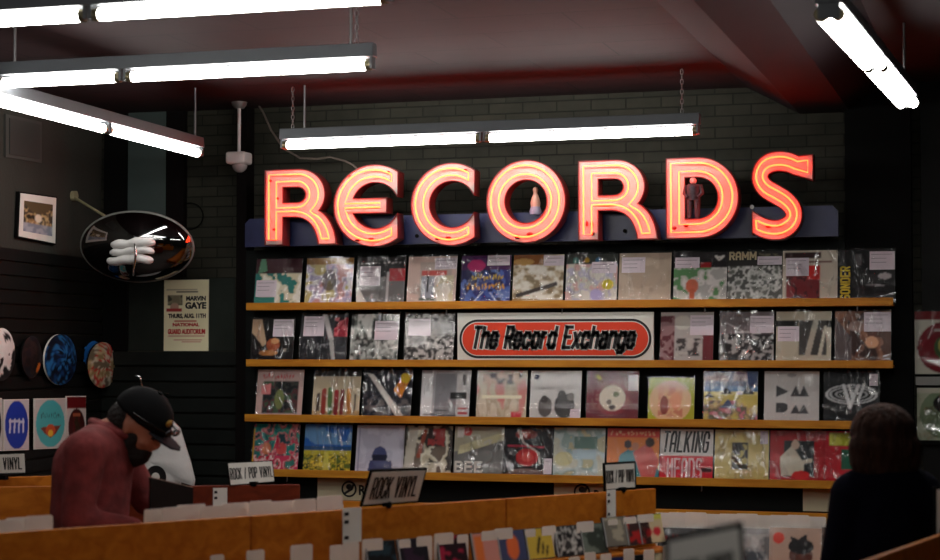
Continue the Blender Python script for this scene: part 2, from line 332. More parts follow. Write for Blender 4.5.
def art_grid(a, w, h, fn=None, back=.006):
    """front face carries the print; local x right, z up, y away"""
    n, m = a.n, a.m; me = MB(); vs = []; fs = []
    for j in range(m + 1):
        for i in range(n + 1):
            x, z = (i / n - .5) * w, j / m * h; vs.append(fn(x, z) if fn else Vector((x, 0, z)))
    for j in range(m):
        for i in range(n): k = j * (n + 1) + i; fs.append((k, k + 1, k + n + 2, k + n + 1))
    me.add(vs, fs)
    if back:
        me.mi = 1; x0, x1 = -w / 2, w / 2; y = .0005
        me.add([(x0, 0, 0), (x1, 0, 0), (x1, 0, h), (x0, 0, h), (x0, back, 0), (x1, back, 0), (x1, back, h), (x0, back, h)], [(4, 7, 6, 5), (0, 4, 5, 1), (1, 5, 6, 2), (2, 6, 7, 3), (3, 7, 4, 0)])
    mesh = bpy.data.meshes.new('printed'); mesh.from_pydata([tuple(v) for v in me.v], [], me.f); mesh.polygons.foreach_set('material_index', me.m)
    at_ = mesh.color_attributes.new('print', 'FLOAT_COLOR', 'POINT')
    pad = np.pad(a.c, ((1, 1), (1, 1), (0, 0)), 'edge'); pc = (pad[:-1, :-1] + pad[1:, :-1] + pad[:-1, 1:] + pad[1:, 1:]) / 4
    arr = np.ones((len(me.v), 4)); arr[:(n + 1) * (m + 1), :3] = pc.reshape(-1, 3); at_.data.foreach_set('color', arr.astype(np.float32).ravel())
    return mesh

# ============================================================ SETTING
YB, CZ = 10.6, 3.2
struct('floor', MB().bb((-6.3, -3, -.1), (3, 11, 0)), M_FLOOR)
struct('ceiling', MB().bb((-6.3, -3, CZ), (3, 11, CZ + .1)), M_CEIL)
struct('wall_back', MB().bb((-6.2, YB, 0), (3, YB + .15, CZ)), M_BRICK)
struct('wall_right', MB().bb((2.6, -3, 0), (2.75, YB, CZ)), M_DARKWALL)
struct('wall_front', MB().bb((-6.2, -3.15, 0), (2.75, -3, CZ)), M_DARKWALL)
q = LW0 + LWD * 13.7
struct('wall_left', MB().quadbox([LW0, q, q + Vector((0, 0, CZ)), LW0 + Vector((0, 0, CZ))], -LWN * .15), M_LEFTWALL)
# slatted lower part of the left wall
sl = MB(); ztop = atl(50, 254).z; p = .083
k = 0
while ztop - k * p > .15:
    z1 = ztop - k * p; z0 = z1 - p + .014
    a, b = LW0 + LWD * .02 + LWN * .004, LW0 + LWD * 7 + LWN * .004
    sl.quadbox([a + Vector((0, 0, z0)), b + Vector((0, 0, z0)), b + Vector((0, 0, z1)), a + Vector((0, 0, z1))], LWN * .02); k += 1
struct('trim_1', sl, M_BLACKSLAT)
# slatted lower part of the back wall
xa, xb = at(104, 400, YB).x, at(243, 400, YB).x; ztop = at(190, 352, YB - .03).z
sl = MB(); k = 0
while ztop - k * .1 > .15:
    sl.bb((xa, YB - .035, ztop - k * .1 - .085), (xb, YB - .004, ztop - k * .1)); k += 1
struct('trim_2', sl, M_GREENSLAT)
# tall teal panel and black upright in the corner, black upright beside the shelves, black pier on the right
def upright(name, x0, x1, y0, y1, d, m, z0=0., z1=CZ - .002):
    struct(name, MB().bb((at(x0, 300, YB - d).x, YB - d, z0), (at(x1, 300, YB - d).x, YB - .002, z1)), m)
zt = at(150, 279, YB).z
struct('trim_10', MB().bb((at(127.5, 300, YB).x, YB - .006, at(175, 352, YB).z + .01), (at(235, 300, YB).x, YB - .002, zt)), mat('dark_green_board', (36, 42, 37), .7, spec=.2, var=.2, vscale=3, bump=.1))
upright('trim_3', 127, 165, 0, 0, .05, M_PANEL, zt + .0)
upright('trim_4', 165, 183, 0, 0, .05, M_DKTRIM, at(175, 279, YB).z + .01)
upright('trim_5', 236, 246, 0, 0, .12, M_DKTRIM)
upright('trim_6', 846, 912, 0, 0, .13, M_BLACK)
upright('trim_7', 103, 127, 0, 0, .03, M_BLACK, at(110, 352, YB).z + .01)
struct('trim_8', MB().bb((at(912, 300, YB).x + .06, YB - .06, 0), (1.2, YB - .002, CZ - .002)), M_BLACKSLAT)
# beam with a sloped left side
X0, X1, X2, X3 = -1.53, -1.22, -.93, -.66; zb = 3.03
bm_ = MB().add([(X0, -2.99, CZ), (X1, -2.99, zb), (X2, -2.99, zb), (X3, -2.99, CZ), (X0, YB - .01, CZ), (X1, YB - .01, zb), (X2, YB - .01, zb), (X3, YB - .01, CZ)],
               [(0, 1, 5, 4), (1, 2, 6, 5), (2, 3, 7, 6), (3, 0, 4, 7), (0, 3, 2, 1), (4, 5, 6, 7)])
struct('trim_9', bm_, M_BEAM)
struct('trim_11', MB().bb((X3 + .01, -2.99, CZ - .02), (2.59, YB - .01, CZ - .001)), mat('black_ceiling', (20, 15, 17), .8, var=.3))
# vent on the left wall
q = [atl(4, 157, .002), atl(40, 163, .002), atl(40, 122, .002), atl(4, 114, .002)]
v = root('wall_hatch', 'dark square hatch high on the left wall below the hanging light', 'hatch', q[0])
obj('frame', MB().quadbox(q, LWN * .012), mat('hatch_paint', (62, 62, 58), .6), v)
c = sum(q, Vector()) / 4; q2 = [c + (p - c) * .84 + LWN * .013 for p in q]
obj('cover', MB().quadbox(q2, LWN * .006), mat('hatch_paint2', (48, 49, 46), .6), v)

# backing board behind the shelves
bx0, bx1 = at(246.5, 300, YB - .12).x, at(846, 300, YB - .12).x - .002
struct('wall_shelf_backing', MB().bb((bx0, YB - .13, .55), (bx1, YB - .004, at(500, 246, YB - .13).z)), mat('backing_black', (14, 18, 17), .7, spec=.15))

# ============================================================ FLUORESCENT LIGHTS
def fixture(a, b, label, tubes=1, name='fluorescent_light', rods=(), split=None):
    """a, b: ends of the housing underside centre line"""
    a, b = Vector(a), Vector(b); d = (b - a).normalized(); s = d.cross(Vector((0, 0, 1))).normalized(); up = Vector((0, 0, 1))
    L = (b - a).length; split = split or L / 2; t = root(name, label, 'ceiling light', a, group=None)
    W = .062 if tubes == 1 else .095
    hb = MB()
    prof = [(-W / 2, 0), (W / 2, 0), (W / 2 * .8, .062), (-W / 2 * .8, .062)]
    hb.prism(prof, a, s, up, d * L); h = obj('housing', hb, M_ENAMEL, t); bevel(h, .004)
    offs = [0] if tubes == 1 else [-.028, .028]
    for k in range(2):
        p0, p1 = a + d * ((0, split)[k] + .03), a + d * ((split, L)[k] - .03)
        for o in offs:
            q0, q1 = p0 + s * o - up * .034, p1 + s * o - up * .034
            tb = obj('tube', MB().tube([q0, q1], .024, 14), M_TUBE, t)
            for e, g in ((q0, d), (q1, -d)): obj('end_cap', MB().tube([e - g * .012, e + g * .012], .0245, 14), M_CAPMETAL, tb)
        for e, g in ((p0, -1), (p1, 1)):
            hh = MB(); c = e + d * g * .018 - up * .026
            Mx = Matrix.Translation(c) @ Matrix((d, s, up)).transposed().to_4x4()
            hh.box((0, 0, 0), (.012, W * .8, .052), Mx); obj('lamp_holder', hh, M_ENAMEL, t)
    for f, kind in rods:
        p = a + d * L * f + up * .062
        if kind == 'rod': obj('hanging_rod', MB().tube([p, Vector((p.x, p.y, CZ))], .007), M_STEEL, t)
        else:
            n = int((CZ - p.z) / .028); ch = MB()
            for i in range(n):
                z = p.z + .014 + i * (CZ - p.z - .01) / n; u = s if i % 2 else d
                ch.tube([Vector((p.x, p.y, z)) + (u * math.cos(g) * .008 + up * math.sin(g) * .017) for g in [j * math.pi / 4 for j in range(8)]], .0025, 6, True)
            obj('hanging_chain', ch, M_STEEL, t)
    return t
ZF = 2.94
def atzx(x, y, z): return atz(x, y, z)
# back one over the sign
yD = 9.75; pa, pb = at(281, 140, yD), at(700, 124, yD); zD = (pa.z + pb.z) / 2 
fixture((pa.x, yD, zD), (pb.x, yD, zD), 'long fluorescent light hanging just above the red neon letters', rods=((.06, 'rod'), (.03, 'chain'), (.96, 'chain')))
yBf = 7.44; pb = at(375, 57, yBf); fixture((pb.x - 1.9, yBf, pb.z), (pb.x, yBf, pb.z), 'fluorescent light in the upper left, ending above the bracketed white camera', rods=((.05, 'rod'), (.94, 'rod'), (.955, 'chain')), split=.67)
yA = 6.15; xj = at(90, 9, yA); fixture((xj.x - 1.23, yA, xj.z + .01), (xj.x + 1.23, yA, xj.z + .01), 'topmost fluorescent light on the left, cut by the top of the photo', rods=((.1, 'rod'), (.9, 'rod')))
# one running along the left wall
zC = H + 1.2; e = atz(200, 148, zC); s0 = atz(103, 122, zC); dC = (s0 - e).normalized(); dC.z = 0
fixture((e.x, e.y, zC), (e.x + dC.x * 2.46, e.y + dC.y * 2.46, zC), 'fluorescent light slanting down along the left wall towards the corner', split=1.23, rods=((.03, 'rod'), (.97, 'rod')))
for fx, fy, lb in ((-3.2, 3.6, 'on the left over the front bins'), (.0, 1.9, 'over the nearest bin')):  # unseen fixtures, added to light the foreground
    fixture((fx - 1.2, fy, 2.93), (fx + 1.2, fy, 2.93), 'unseen fluorescent light added for the foreground, ' + lb, rods=((.1, 'rod'), (.9, 'rod')))
zE = H + 1.2; e = atz(908, 97, zE); s0 = atz(822, -4, zE); dE = (s0 - e); dE.z = 0; dE.normalize()
fixture((e.x, e.y, zE), (e.x + dE.x * 2.46, e.y + dE.y * 2.46, zE), 'twin tube fluorescent light at the top right beside the beam', tubes=2, rods=((.06, 'rod'), (.94, 'rod')))

# ============================================================ SIGN BOARD AND NEON LETTERS
YS = 10.30
pl, pr = at(245, 233, YS), at(838, 228, YS); zt_ = at(245, 219, YS).z; zb_ = at(245, 247, YS).z
poly = [(0, 0), (pr.x - pl.x, 0), (pr.x - pl.x, zt_ - zb_ - .03), (pr.x - pl.x - .03, zt_ - zb_), (.03, zt_ - zb_), (0, zt_ - zb_ - .03)]
sb = root('sign_board', 'long navy blue metal board behind the base of the red neon letters', 'sign board', (pl.x, YS, zb_))
obj('panel', MB().prism(poly, (pl.x, YS, zb_), (1, 0, 0), (0, 0, 1), (0, .03, 0)), M_NAVY, sb)
for px in (300, 470, 640, 820):
    c = at(px, 236, YS); obj('bracket', MB().bb((c.x - .03, YS + .03, zb_ + .02), (c.x + .03, YB - .002, zt_ - .03)), M_BLACK, sb)
for px, py in ((417, 236), (625, 231), (752, 207)):
    c = at(px, py, YS - .003); obj('bolt', MB().tube([(c.x, YS - .008, c.z), (c.x, YS + .002, c.z)], .012, 12), M_BLACK if px != 752 else M_STEEL, sb)

def arc(cx, cy, rx, ry, a0, a1, n=20): return [(cx + rx * math.cos(R(a0 + (a1 - a0) * i / n)), cy + ry * math.sin(R(a0 + (a1 - a0) * i / n))) for i in range(n + 1)]
def bez(p0, p1, p2, p3, n=14):
    return [tuple((1 - t) ** 3 * p0[k] + 3 * (1 - t) ** 2 * t * p1[k] + 3 * (1 - t) * t * t * p2[k] + t ** 3 * p3[k] for k in (0, 1)) for t in [i / n for i in range(n + 1)]]
def L_R():
    o = [(0, 0), (0, 1), (.44, 1)] + arc(.45, .665, .335, .335, 88, -42) + bez((.70, .44), (.83, .38), (.92, .2), (.935, 0)) + [(.71, 0)] + bez((.705, .05), (.66, .28), (.55, .36), (.40, .375)) + [(.225, .375), (.225, 0)]
    h = [(.225, .78), (.225, .55)] + arc(.43, .665, .115, .115, -90, 90)
    return [o, h]
def L_C(bar):
    cx, cy, ro, ri, cut = .53, .5, .53, .315, .84
    ao = math.degrees(math.acos((cut - cx) / ro)); cxi = .545; ai = math.degrees(math.acos(min(1, (cut - cxi) / ri)))
    o = arc(cx, cy, ro, ro, ao, 360 - ao, 44)
    inn = arc(cxi, cy, ri, ri, 360 - ai, ai, 40)
    if bar:
        y0, y1 = .41, .59; low = [p for p in inn if p[1] < y0]; upp = [p for p in inn if p[1] > y1]
        xl = cxi - math.sqrt(ri ** 2 - .09 ** 2)
        inn = low + [(xl, y0), (.69, y0), (.69, y1), (xl, y1)] + upp
    return [o + inn]
def L_O(): return [arc(.52, .5, .52, .535, 0, 352.5, 47), arc(.52, .5, .29, .295, 352.5, 0, 47)]
def L_D(): return [[(0, 0), (0, 1), (.40, 1)] + arc(.42, .5, .53, .5, 88, -88, 30) + [(.40, 0)], [(.235, .77), (.235, .225)] + arc(.41, .4975, .285, .2725, -90, 90, 24)]
def L_S():
    c = [(320, 318), (290, 306), (255, 301), (220, 305), (196, 318), (184, 340), (188, 362), (208, 382), (245, 400), (278, 418), (300, 440), (305, 462), (292, 484), (262, 499), (225, 501), (190, 493), (155, 477)]
    c = [((x - 153) / 236, (522 - y) / 236) for x, y in c]
    d = []
    for i in range(len(c) - 1): # Catmull-Rom
        p0, p1, p2, p3 = c[max(i - 1, 0)], c[i], c[i + 1], c[min(i + 2, len(c) - 1)]
        for t in (0, .33, .66): d.append(tuple(.5 * (2 * p1[k] + (p2[k] - p0[k]) * t + (2 * p0[k] - 5 * p1[k] + 4 * p2[k] - p3[k]) * t * t + (3 * p1[k] - p0[k] - 3 * p2[k] + p3[k]) * t ** 3) for k in (0, 1)))
    d.append(c[-1]); wv = .112; a, b = [], []
    for i, p in enumerate(d):
        q0, q1 = d[max(i - 1, 0)], d[min(i + 1, len(d) - 1)]; dx, dy = q1[0] - q0[0], q1[1] - q0[1]; l = math.hypot(dx, dy)
        nx, ny = -dy / l, dx / l
        if i == 0: a.append((.925, .70)); b.append((.925, 1.0)); continue
        if i == len(d) - 1: a.append((.01, .03)); b.append((.01, .325)); continue
        wv2 = wv; s__ = 1 if True else 0
        a.append((p[0] + nx * wv2, p[1] + ny * wv2)); b.append((p[0] - nx * wv2, p[1] - ny * wv2))
    return [a + b[::-1]]
def area(l): return sum(l[i][0] * l[(i + 1) % len(l)][1] - l[(i + 1) % len(l)][0] * l[i][1] for i in range(len(l))) / 2
def inset(loop, d, hole):
    l = [p for i, p in enumerate(loop) if math.dist(p, loop[i - 1]) > 1e-4]
    if (area(l) > 0) == hole: l = l[::-1]   # outer CCW, hole CW -> inside on the left
    out = []
    n = len(l); lim = .8 if d < 0 else .3
    for i in range(n):
        a, b, c = l[i - 1], l[i], l[(i + 1) % n]
        d1 = Vector((b[0] - a[0], b[1] - a[1])).normalized(); d2 = Vector((c[0] - b[0], c[1] - b[1])).normalized()
        n1, n2 = Vector((-d1.y, d1.x)), Vector((-d2.y, d2.x)); m = n1 + n2
        m = m / max(lim, m.dot(n1)); out.append((b[0] + m.x * d, b[1] + m.y * d))
    if d > .02:
        def far(p):
            for i in range(n):
                ax, ay = l[i - 1]; bx_, by_ = l[i]; dx, dy = bx_ - ax, by_ - ay; t = max(0, min(1, ((p[0] - ax) * dx + (p[1] - ay) * dy) / (dx * dx + dy * dy)))
                if math.hypot(p[0] - ax - t * dx, p[1] - ay - t * dy) < d * .965: return False
            return True
        def inside(p):
            k_ = False
            for i in range(n):
                (ax, ay), (bx_, by_) = l[i - 1], l[i]
                if (ay > p[1]) != (by_ > p[1]) and p[0] < ax + (p[1] - ay) * (bx_ - ax) / (by_ - ay): k_ = not k_
            return k_
        out = [p for p in out if far(p) and inside(p) != hole]
    return out
def fill(loops, y, T): # triangulated flat fill with holes
    vs = []; me = bmesh.new(); es = []
    for l in loops:
        bv = [me.verts.new(T(p, y)) for p in l]
        for i in range(len(bv)): es.append(me.edges.new((bv[i], bv[(i + 1) % len(bv)])))
    bmesh.ops.triangle_fill(me, edges=es, use_beauty=True)
    return me
YL = 10.16   # front face of letters
LET = [('R', L_R(), 266, 336, 244.6, 170, 'first red neon letter of the sign, an R at the left end'),
       ('E', L_C(True), 334.8, 397.8, 243.6, 168, 'second red neon letter, a rounded E'),
       ('C', L_C(False), 412.3, 474.6, 242.6, 166.4, 'third red neon letter, a C before the round O'),
       ('O', L_O(), 487.6, 565.2, 239.4, 163.6, 'fourth red neon letter, a round O with a small figurine inside'),
       ('R', L_R(), 579.6, 657, 239.6, 160.8, 'fifth red neon letter, an R between the O and the D'),
       ('D', L_D(), 667.4, 738.2, 237.9, 158.2, 'sixth red neon letter, a D with a dark doll inside'),
       ('S', L_S(), 752, 813, 237, 156, 'last red neon letter, an S at the right end')]
ELEC = {0: [(.1, .06, .16, .012), (.13, .2, .05, .03), (.17, .62, .03, .03), (.07, .86, .04, .03)], 1: [(.32, .045, .07, .03), (.5, .06, .07, .03), (.73, .93, .04, .03), (.2, .9, .04, .02)], 2: [(.36, .05, .07, .03), (.5, .06, .07, .03), (.73, .94, .04, .03)],
        3: [(.42, .03, .08, .045), (.58, .065, .08, .045)], 4: [(.1, .2, .03, .06), (.16, .2, .03, .06), (.17, .07, .05, .04)], 5: [(.1, .12, .06, .04), (.26, .15, .06, .04)], 6: [(.26, .13, .07, .03), (.42, .145, .07, .03)]}
for k, (ch, loops, x0, x1, yb, yt, lab) in enumerate(LET):
    A0, A1 = at(x0, yb, YL), at(x1, yb, YL); sx = (A1.x - A0.x) / max(p[0] for l in loops for p in l)
    zb2 = A0.z if ch in 'RD' else at((x0 + x1) / 2, yb, YL).z
    sz = (at((x0 + x1) / 2, yt, YL).z - zb2) if ch in 'RD' else (at((x0 + x1) / 2, yt, YL).z - zb2)
    T = lambda p, y: (A0.x + p[0] * sx, y, zb2 + p[1] * sz)
    t = root('neon_letter', lab, 'neon letter', (A0.x, YL, zb2))
    bmx = fill(loops, YL, T); me = bpy.data.meshes.new('face'); bmesh.ops.recalc_face_normals(bmx, faces=bmx.faces)
    geo = bmesh.ops.extrude_face_region(bmx, geom=list(bmx.faces)); bmesh.ops.translate(bmx, verts=[g for g in geo['geom'] if isinstance(g, bmesh.types.BMVert)], vec=(0, .012, 0))
    bmesh.ops.recalc_face_normals(bmx, faces=bmx.faces); bmx.to_mesh(me); bmx.free(); obj('face', me, M_FACE, t)
    sd = MB()
    for l in loops: # metal return around the face
        n = len(l)
        hole = l is not loops[0]
        ot = inset(l, -.012, hole); ii = inset(l, .0, hole); n = len(ot)
        va = [T(p, YL - .012) for p in ot] + [T(p, YL + .10) for p in ot] + [T(p, YL - .012) for p in ii] + [T(p, YL + .10) for p in ii]
        for i in range(n): pass
        sd.add(va, [f for i in range(n) for j in [(i + 1) % n] for f in ((i, j, n + j, n + i), (i, 2 * n + i, 2 * n + j, j), (2 * n + i, 3 * n + i, 3 * n + j, 2 * n + j))])
    obj('metal_return', sd, M_LSIDE, t)
    for l in loops:
        hole = l is not loops[0]
        ip = inset(l, .062, hole)
        if ch in 'SEC' or True:
            ip2 = [ip[0]]
            for p_ in ip[1:]:
                if math.dist(p_, ip2[-1]) > .012: ip2.append(p_)
            ip = ip2
        obj('neon_tube', MB().tube([T(p_, YL - .03) for p_ in ip], .0052, 8, True), M_NEON, t)
    for (ex, ey, ew, eh) in ELEC[k]:
        c = T((ex, ey), YL - .02); obj('electrode', MB().ell(c, (ew * sz * .55, .014, eh * sz * .6)), M_ELEC, t)
    # stand-off
    for f in ((.12, .1), (.12, .9)) if ch in 'RD' else ((.4, .02), (.4, .98)):
        c = T(f, YL + .05); obj('mounting_stud', MB().tube([c, (c[0], YS - .001, c[2])], .006), M_BLACK, t)

# cable from the ceiling to the E
cb = [at(x, y, 10.5 - .25 * i / 9) for i, (x, y) in enumerate([(259, 97), (263, 112), (271, 130), (283, 148), (300, 158), (317, 159), (330, 157), (345, 161), (353, 165), (358, 170)])]
cb[0].z = CZ; tag(obj('power_cable', MB().tube(cb, .006), mat('cable_rubber', (96, 84, 76), .6)), 'grey cable drooping from the ceiling to the rounded neon E', 'cable')

# figurine in the O
f = at(535.5, 215.5, 10.22); fg = root('figurine', 'small white and orange figurine standing inside the neon O', 'figurine', f)
f.z = at(535, 214.5, 10.22).z; s_ = .0058
def lathe(mb, c, prof, n=14):
    vs = []; fs = []
    for r_, z in prof: vs += [(c[0] + r_ * math.cos(2 * math.pi * i / n), c[1] + r_ * math.sin(2 * math.pi * i / n), c[2] + z) for i in range(n)]
    for j in range(len(prof) - 1):
        for i in range(n): fs.append((j * n + i, j * n + (i + 1) % n, (j + 1) * n + (i + 1) % n, (j + 1) * n + i))
    mb.add(vs, fs, True); mb.add(vs[:n], [tuple(range(n))]); mb.add(vs[-n:], [tuple(range(n))]); return mb
M_PLAS = mat('figurine_glaze', (176, 140, 120), .3)
obj('base', lathe(MB(), f, [(.034, 0), (.036, .02), (.028, .045)]), mat('figurine_base', (130, 136, 160), .4), fg)
obj('body', lathe(MB(), f, [(.028, .045), (.03, .07), (.022, .1), (.012, .125), (.014, .135), (.017, .146), (.012, .158), (.004, .163)]), M_PLAS, fg)
# the ledge of the O
f2 = at(694, 219, 10.24); f2.z = zt_ + .0; dz = .0
dl = root('doll', 'dark clothed doll standing inside the neon D', 'doll', (f2.x, 10.32, zt_))
f2 = at(693.5, 218.0, 10.165); hD = at(693, 177.5, 10.165).z - f2.z; dl.location = f2
M_DC = mat('doll_cloth', (44, 38, 46), .7, var=.7, vscale=60)
u = hD / 1.0
for sx in (-1, 1):
    obj('leg', MB().tube([f2 + Vector((sx * .1 * u, 0, 0)), f2 + Vector((sx * .09 * u, 0, .48 * u))], [.06 * u, .085 * u], 10), M_DC, dl)
    obj('arm', MB().tube([f2 + Vector((sx * .17 * u, 0, .8 * u)), f2 + Vector((sx * .22 * u, -.02 * u, .6 * u)), f2 + Vector((sx * .12 * u, -.12 * u, .5 * u))], [.06 * u, .05 * u, .04 * u], 10), M_DC, dl)
obj('torso', lathe(MB(), f2 + Vector((0, 0, .44 * u)), [(.13 * u, 0), (.15 * u, .12 * u), (.17 * u, .3 * u), (.15 * u, .38 * u), (.05 * u, .41 * u)]), M_DC, dl)
hd = obj('head', MB().ell(f2 + Vector((0, 0, .92 * u)), (.085 * u, .085 * u, .1 * u)), mat('doll_face', (210, 140, 130), .5), dl)
obj('hair', MB().ell(f2 + Vector((0, .02 * u, .95 * u)), (.092 * u, .085 * u, .085 * u), cut=-.02 * u), M_BLACK, dl)

# white security camera on a pole
c = at(239, 152, 10.3); sc_ = root('security_camera', 'white security camera hanging on a ceiling pole left of the neon letters', 'security camera', (c.x, c.y, CZ))
Mw = mat('camera_white', (214, 206, 204), .4)
obj('ceiling_mount', lathe(MB(), Vector((c.x, c.y, CZ - .04)), [(.03, 0), (.045, .02), (.05, .04)]), mat('mount_grey', (90, 88, 86), .5), sc_)
obj('pole', MB().tube([(c.x, c.y, CZ - .04), (c.x, c.y, c.z - .01)], .011, 10), Mw, sc_)
hb = obj('housing', MB().box((c.x, c.y, c.z - .04), (.13, .13, .075)), Mw, sc_); bevel(hb, .015, 3)
obj('dome', MB().ell((c.x + .005, c.y, c.z - .075), (.05, .05, .055)), mat('dome_grey', (150, 140, 140), .25), sc_)

# ============================================================ SHELVES
YR = 10.335  # front of the ledges
rows = [(302.5, 310, 298, 306), (359, 366, 361, 368.5), (415, 422.5, 420.5, 428.5), (470.5, 478, 480, 488)]
ledz = []
for i, (a, b, c, d) in enumerate(rows):
    z1 = (at(250, a, YR).z + at(885, c, YR).z) / 2; z0 = (at(250, b, YR).z + at(885, d, YR).z) / 2
    xl = at((246, 246, 244.5, 244)[i], a, YR).x; xr = at(893, c, YR).x; ledz.append((z0, z1))
    t = root('record_ledge', 'wooden display ledge, %s of the four on the back wall' % ('topmost', 'second from top', 'third from top', 'lowest')[i], 'ledge', (xl, YR, z0))
    o = obj('lip', MB().bb((xl, YR, z0), (xr, YR + .016, z1)), M_WOOD, t); bevel(o, .002)
    obj('board', MB().bb((xl, YR + .016, z0), (xr, YB - .132, z0 + .016)), M_WOOD, t)
print('ledges', ledz)
# small hooks under the ledges
for px, row in ((445, 0), (561, 0), (704, 0), (857, 0), (700, 3), (286, 3)):
    z0 = ledz[row][0]; x = at(px, 310, YR).x
    tag(obj('screw_hook', MB().tube([(x, YR + .03, z0), (x, YR + .03, z0 - .022), (x, YR + .02, z0 - .03)], .004), M_STEEL),
        'tiny metal hook under the %s ledge, %s' % (('topmost' if row == 0 else 'lowest'), {445: 'above the grey crowd sleeve', 561: 'above the middle of the orange store sign', 704: 'above the maroon and grey sleeve', 857: 'above the brown portrait sleeve', 700: 'right of centre, over the wall bins', 286: 'near its left end'}[px]), 'hook')

LPW = .315
sleeve_me = {}
def record_text(t, txt, fx, fy, fw, fh, m, shear=0., vert=False, wdt=LPW, wt_=.2):
    if vert: f = lambda x, y, z: Vector(((fx - .5) * wdt - y, -.0012 - z, fy * wdt + x))
    else: f = lambda x, y, z: Vector(((fx - .5) * wdt + x, -.0012 - z, fy * wdt + y))
    obj('lettering', block_text(txt, f, fh * wdt, fw * wdt, fh * wdt * wt_, .0008, shear), m, t, True)
def make_record(x, z, y, art, label, stick=None, wdt=LPW, group=None, tilt=-10, sleeve=True, rz=0, cat='record'):
    t = root('vinyl_record', label, cat, (x, y, z), (R(tilt), 0, rz), group)
    me = art_grid(art, wdt * .985, wdt * .985); o = obj('cover', me, [M_ART, M_BSPINE], t, True)
    if stick:
        a, b, c, d = stick; w_ = wdt * .985; q = [(-w_ / 2 + a * w_, -.0022, b * w_), (-w_ / 2 + c * w_, -.0022, b * w_), (-w_ / 2 + c * w_, -.0022, d * w_), (-w_ / 2 + a * w_, -.0022, d * w_)]
        m = MB().quadbox(q, (0, .0018, 0)); 
        obj('price_sticker', m, M_STICK, t, True)
        m = MB(); 
        for k in range(3 if d - b > .22 else 2):
            zz = (d - .05 - k * .075) * w_; m.quadbox([(-w_ / 2 + (a + .03) * w_, -.0028, zz - .003), (-w_ / 2 + (c - (.05 if k == 0 else .15)) * w_, -.0028, zz - .003), (-w_ / 2 + (c - (.05 if k == 0 else .15)) * w_, -.0028, zz), (-w_ / 2 + (a + .03) * w_, -.0028, zz)], (0, .0005, 0))
        obj('small_print', m, mat('grey_ink', (140, 132, 140), .6), t, True)
    if sleeve:
        n = 24; sw = wdt * 1.015
        if wdt not in sleeve_me:
            m = MB(); vs = [((i / n - .5) * sw, -.005 - .011 * (1 - (i / n * 2 - 1) ** 2 * .7) * math.exp(-((j / n * sw - .036 - .02 * (i / n * 2 - 1) ** 2) / .03) ** 2), j / n * sw) for j in range(n + 1) for i in range(n + 1)]
            m.add(vs, [(j * (n + 1) + i, j * (n + 1) + i + 1, (j + 1) * (n + 1) + i + 1, (j + 1) * (n + 1) + i) for j in range(n) for i in range(n)], True)
            me = m.mesh('sleeve'); me.materials.append(M_SLEEVE); sleeve_me[wdt] = me
        o = bpy.data.objects.new('plastic_sleeve', sleeve_me[wdt]); col.objects.link(o); o.parent = t
    return t
K = (22, 22, 24); W = (228, 222, 216)
def a_(bg): return Art(bg)
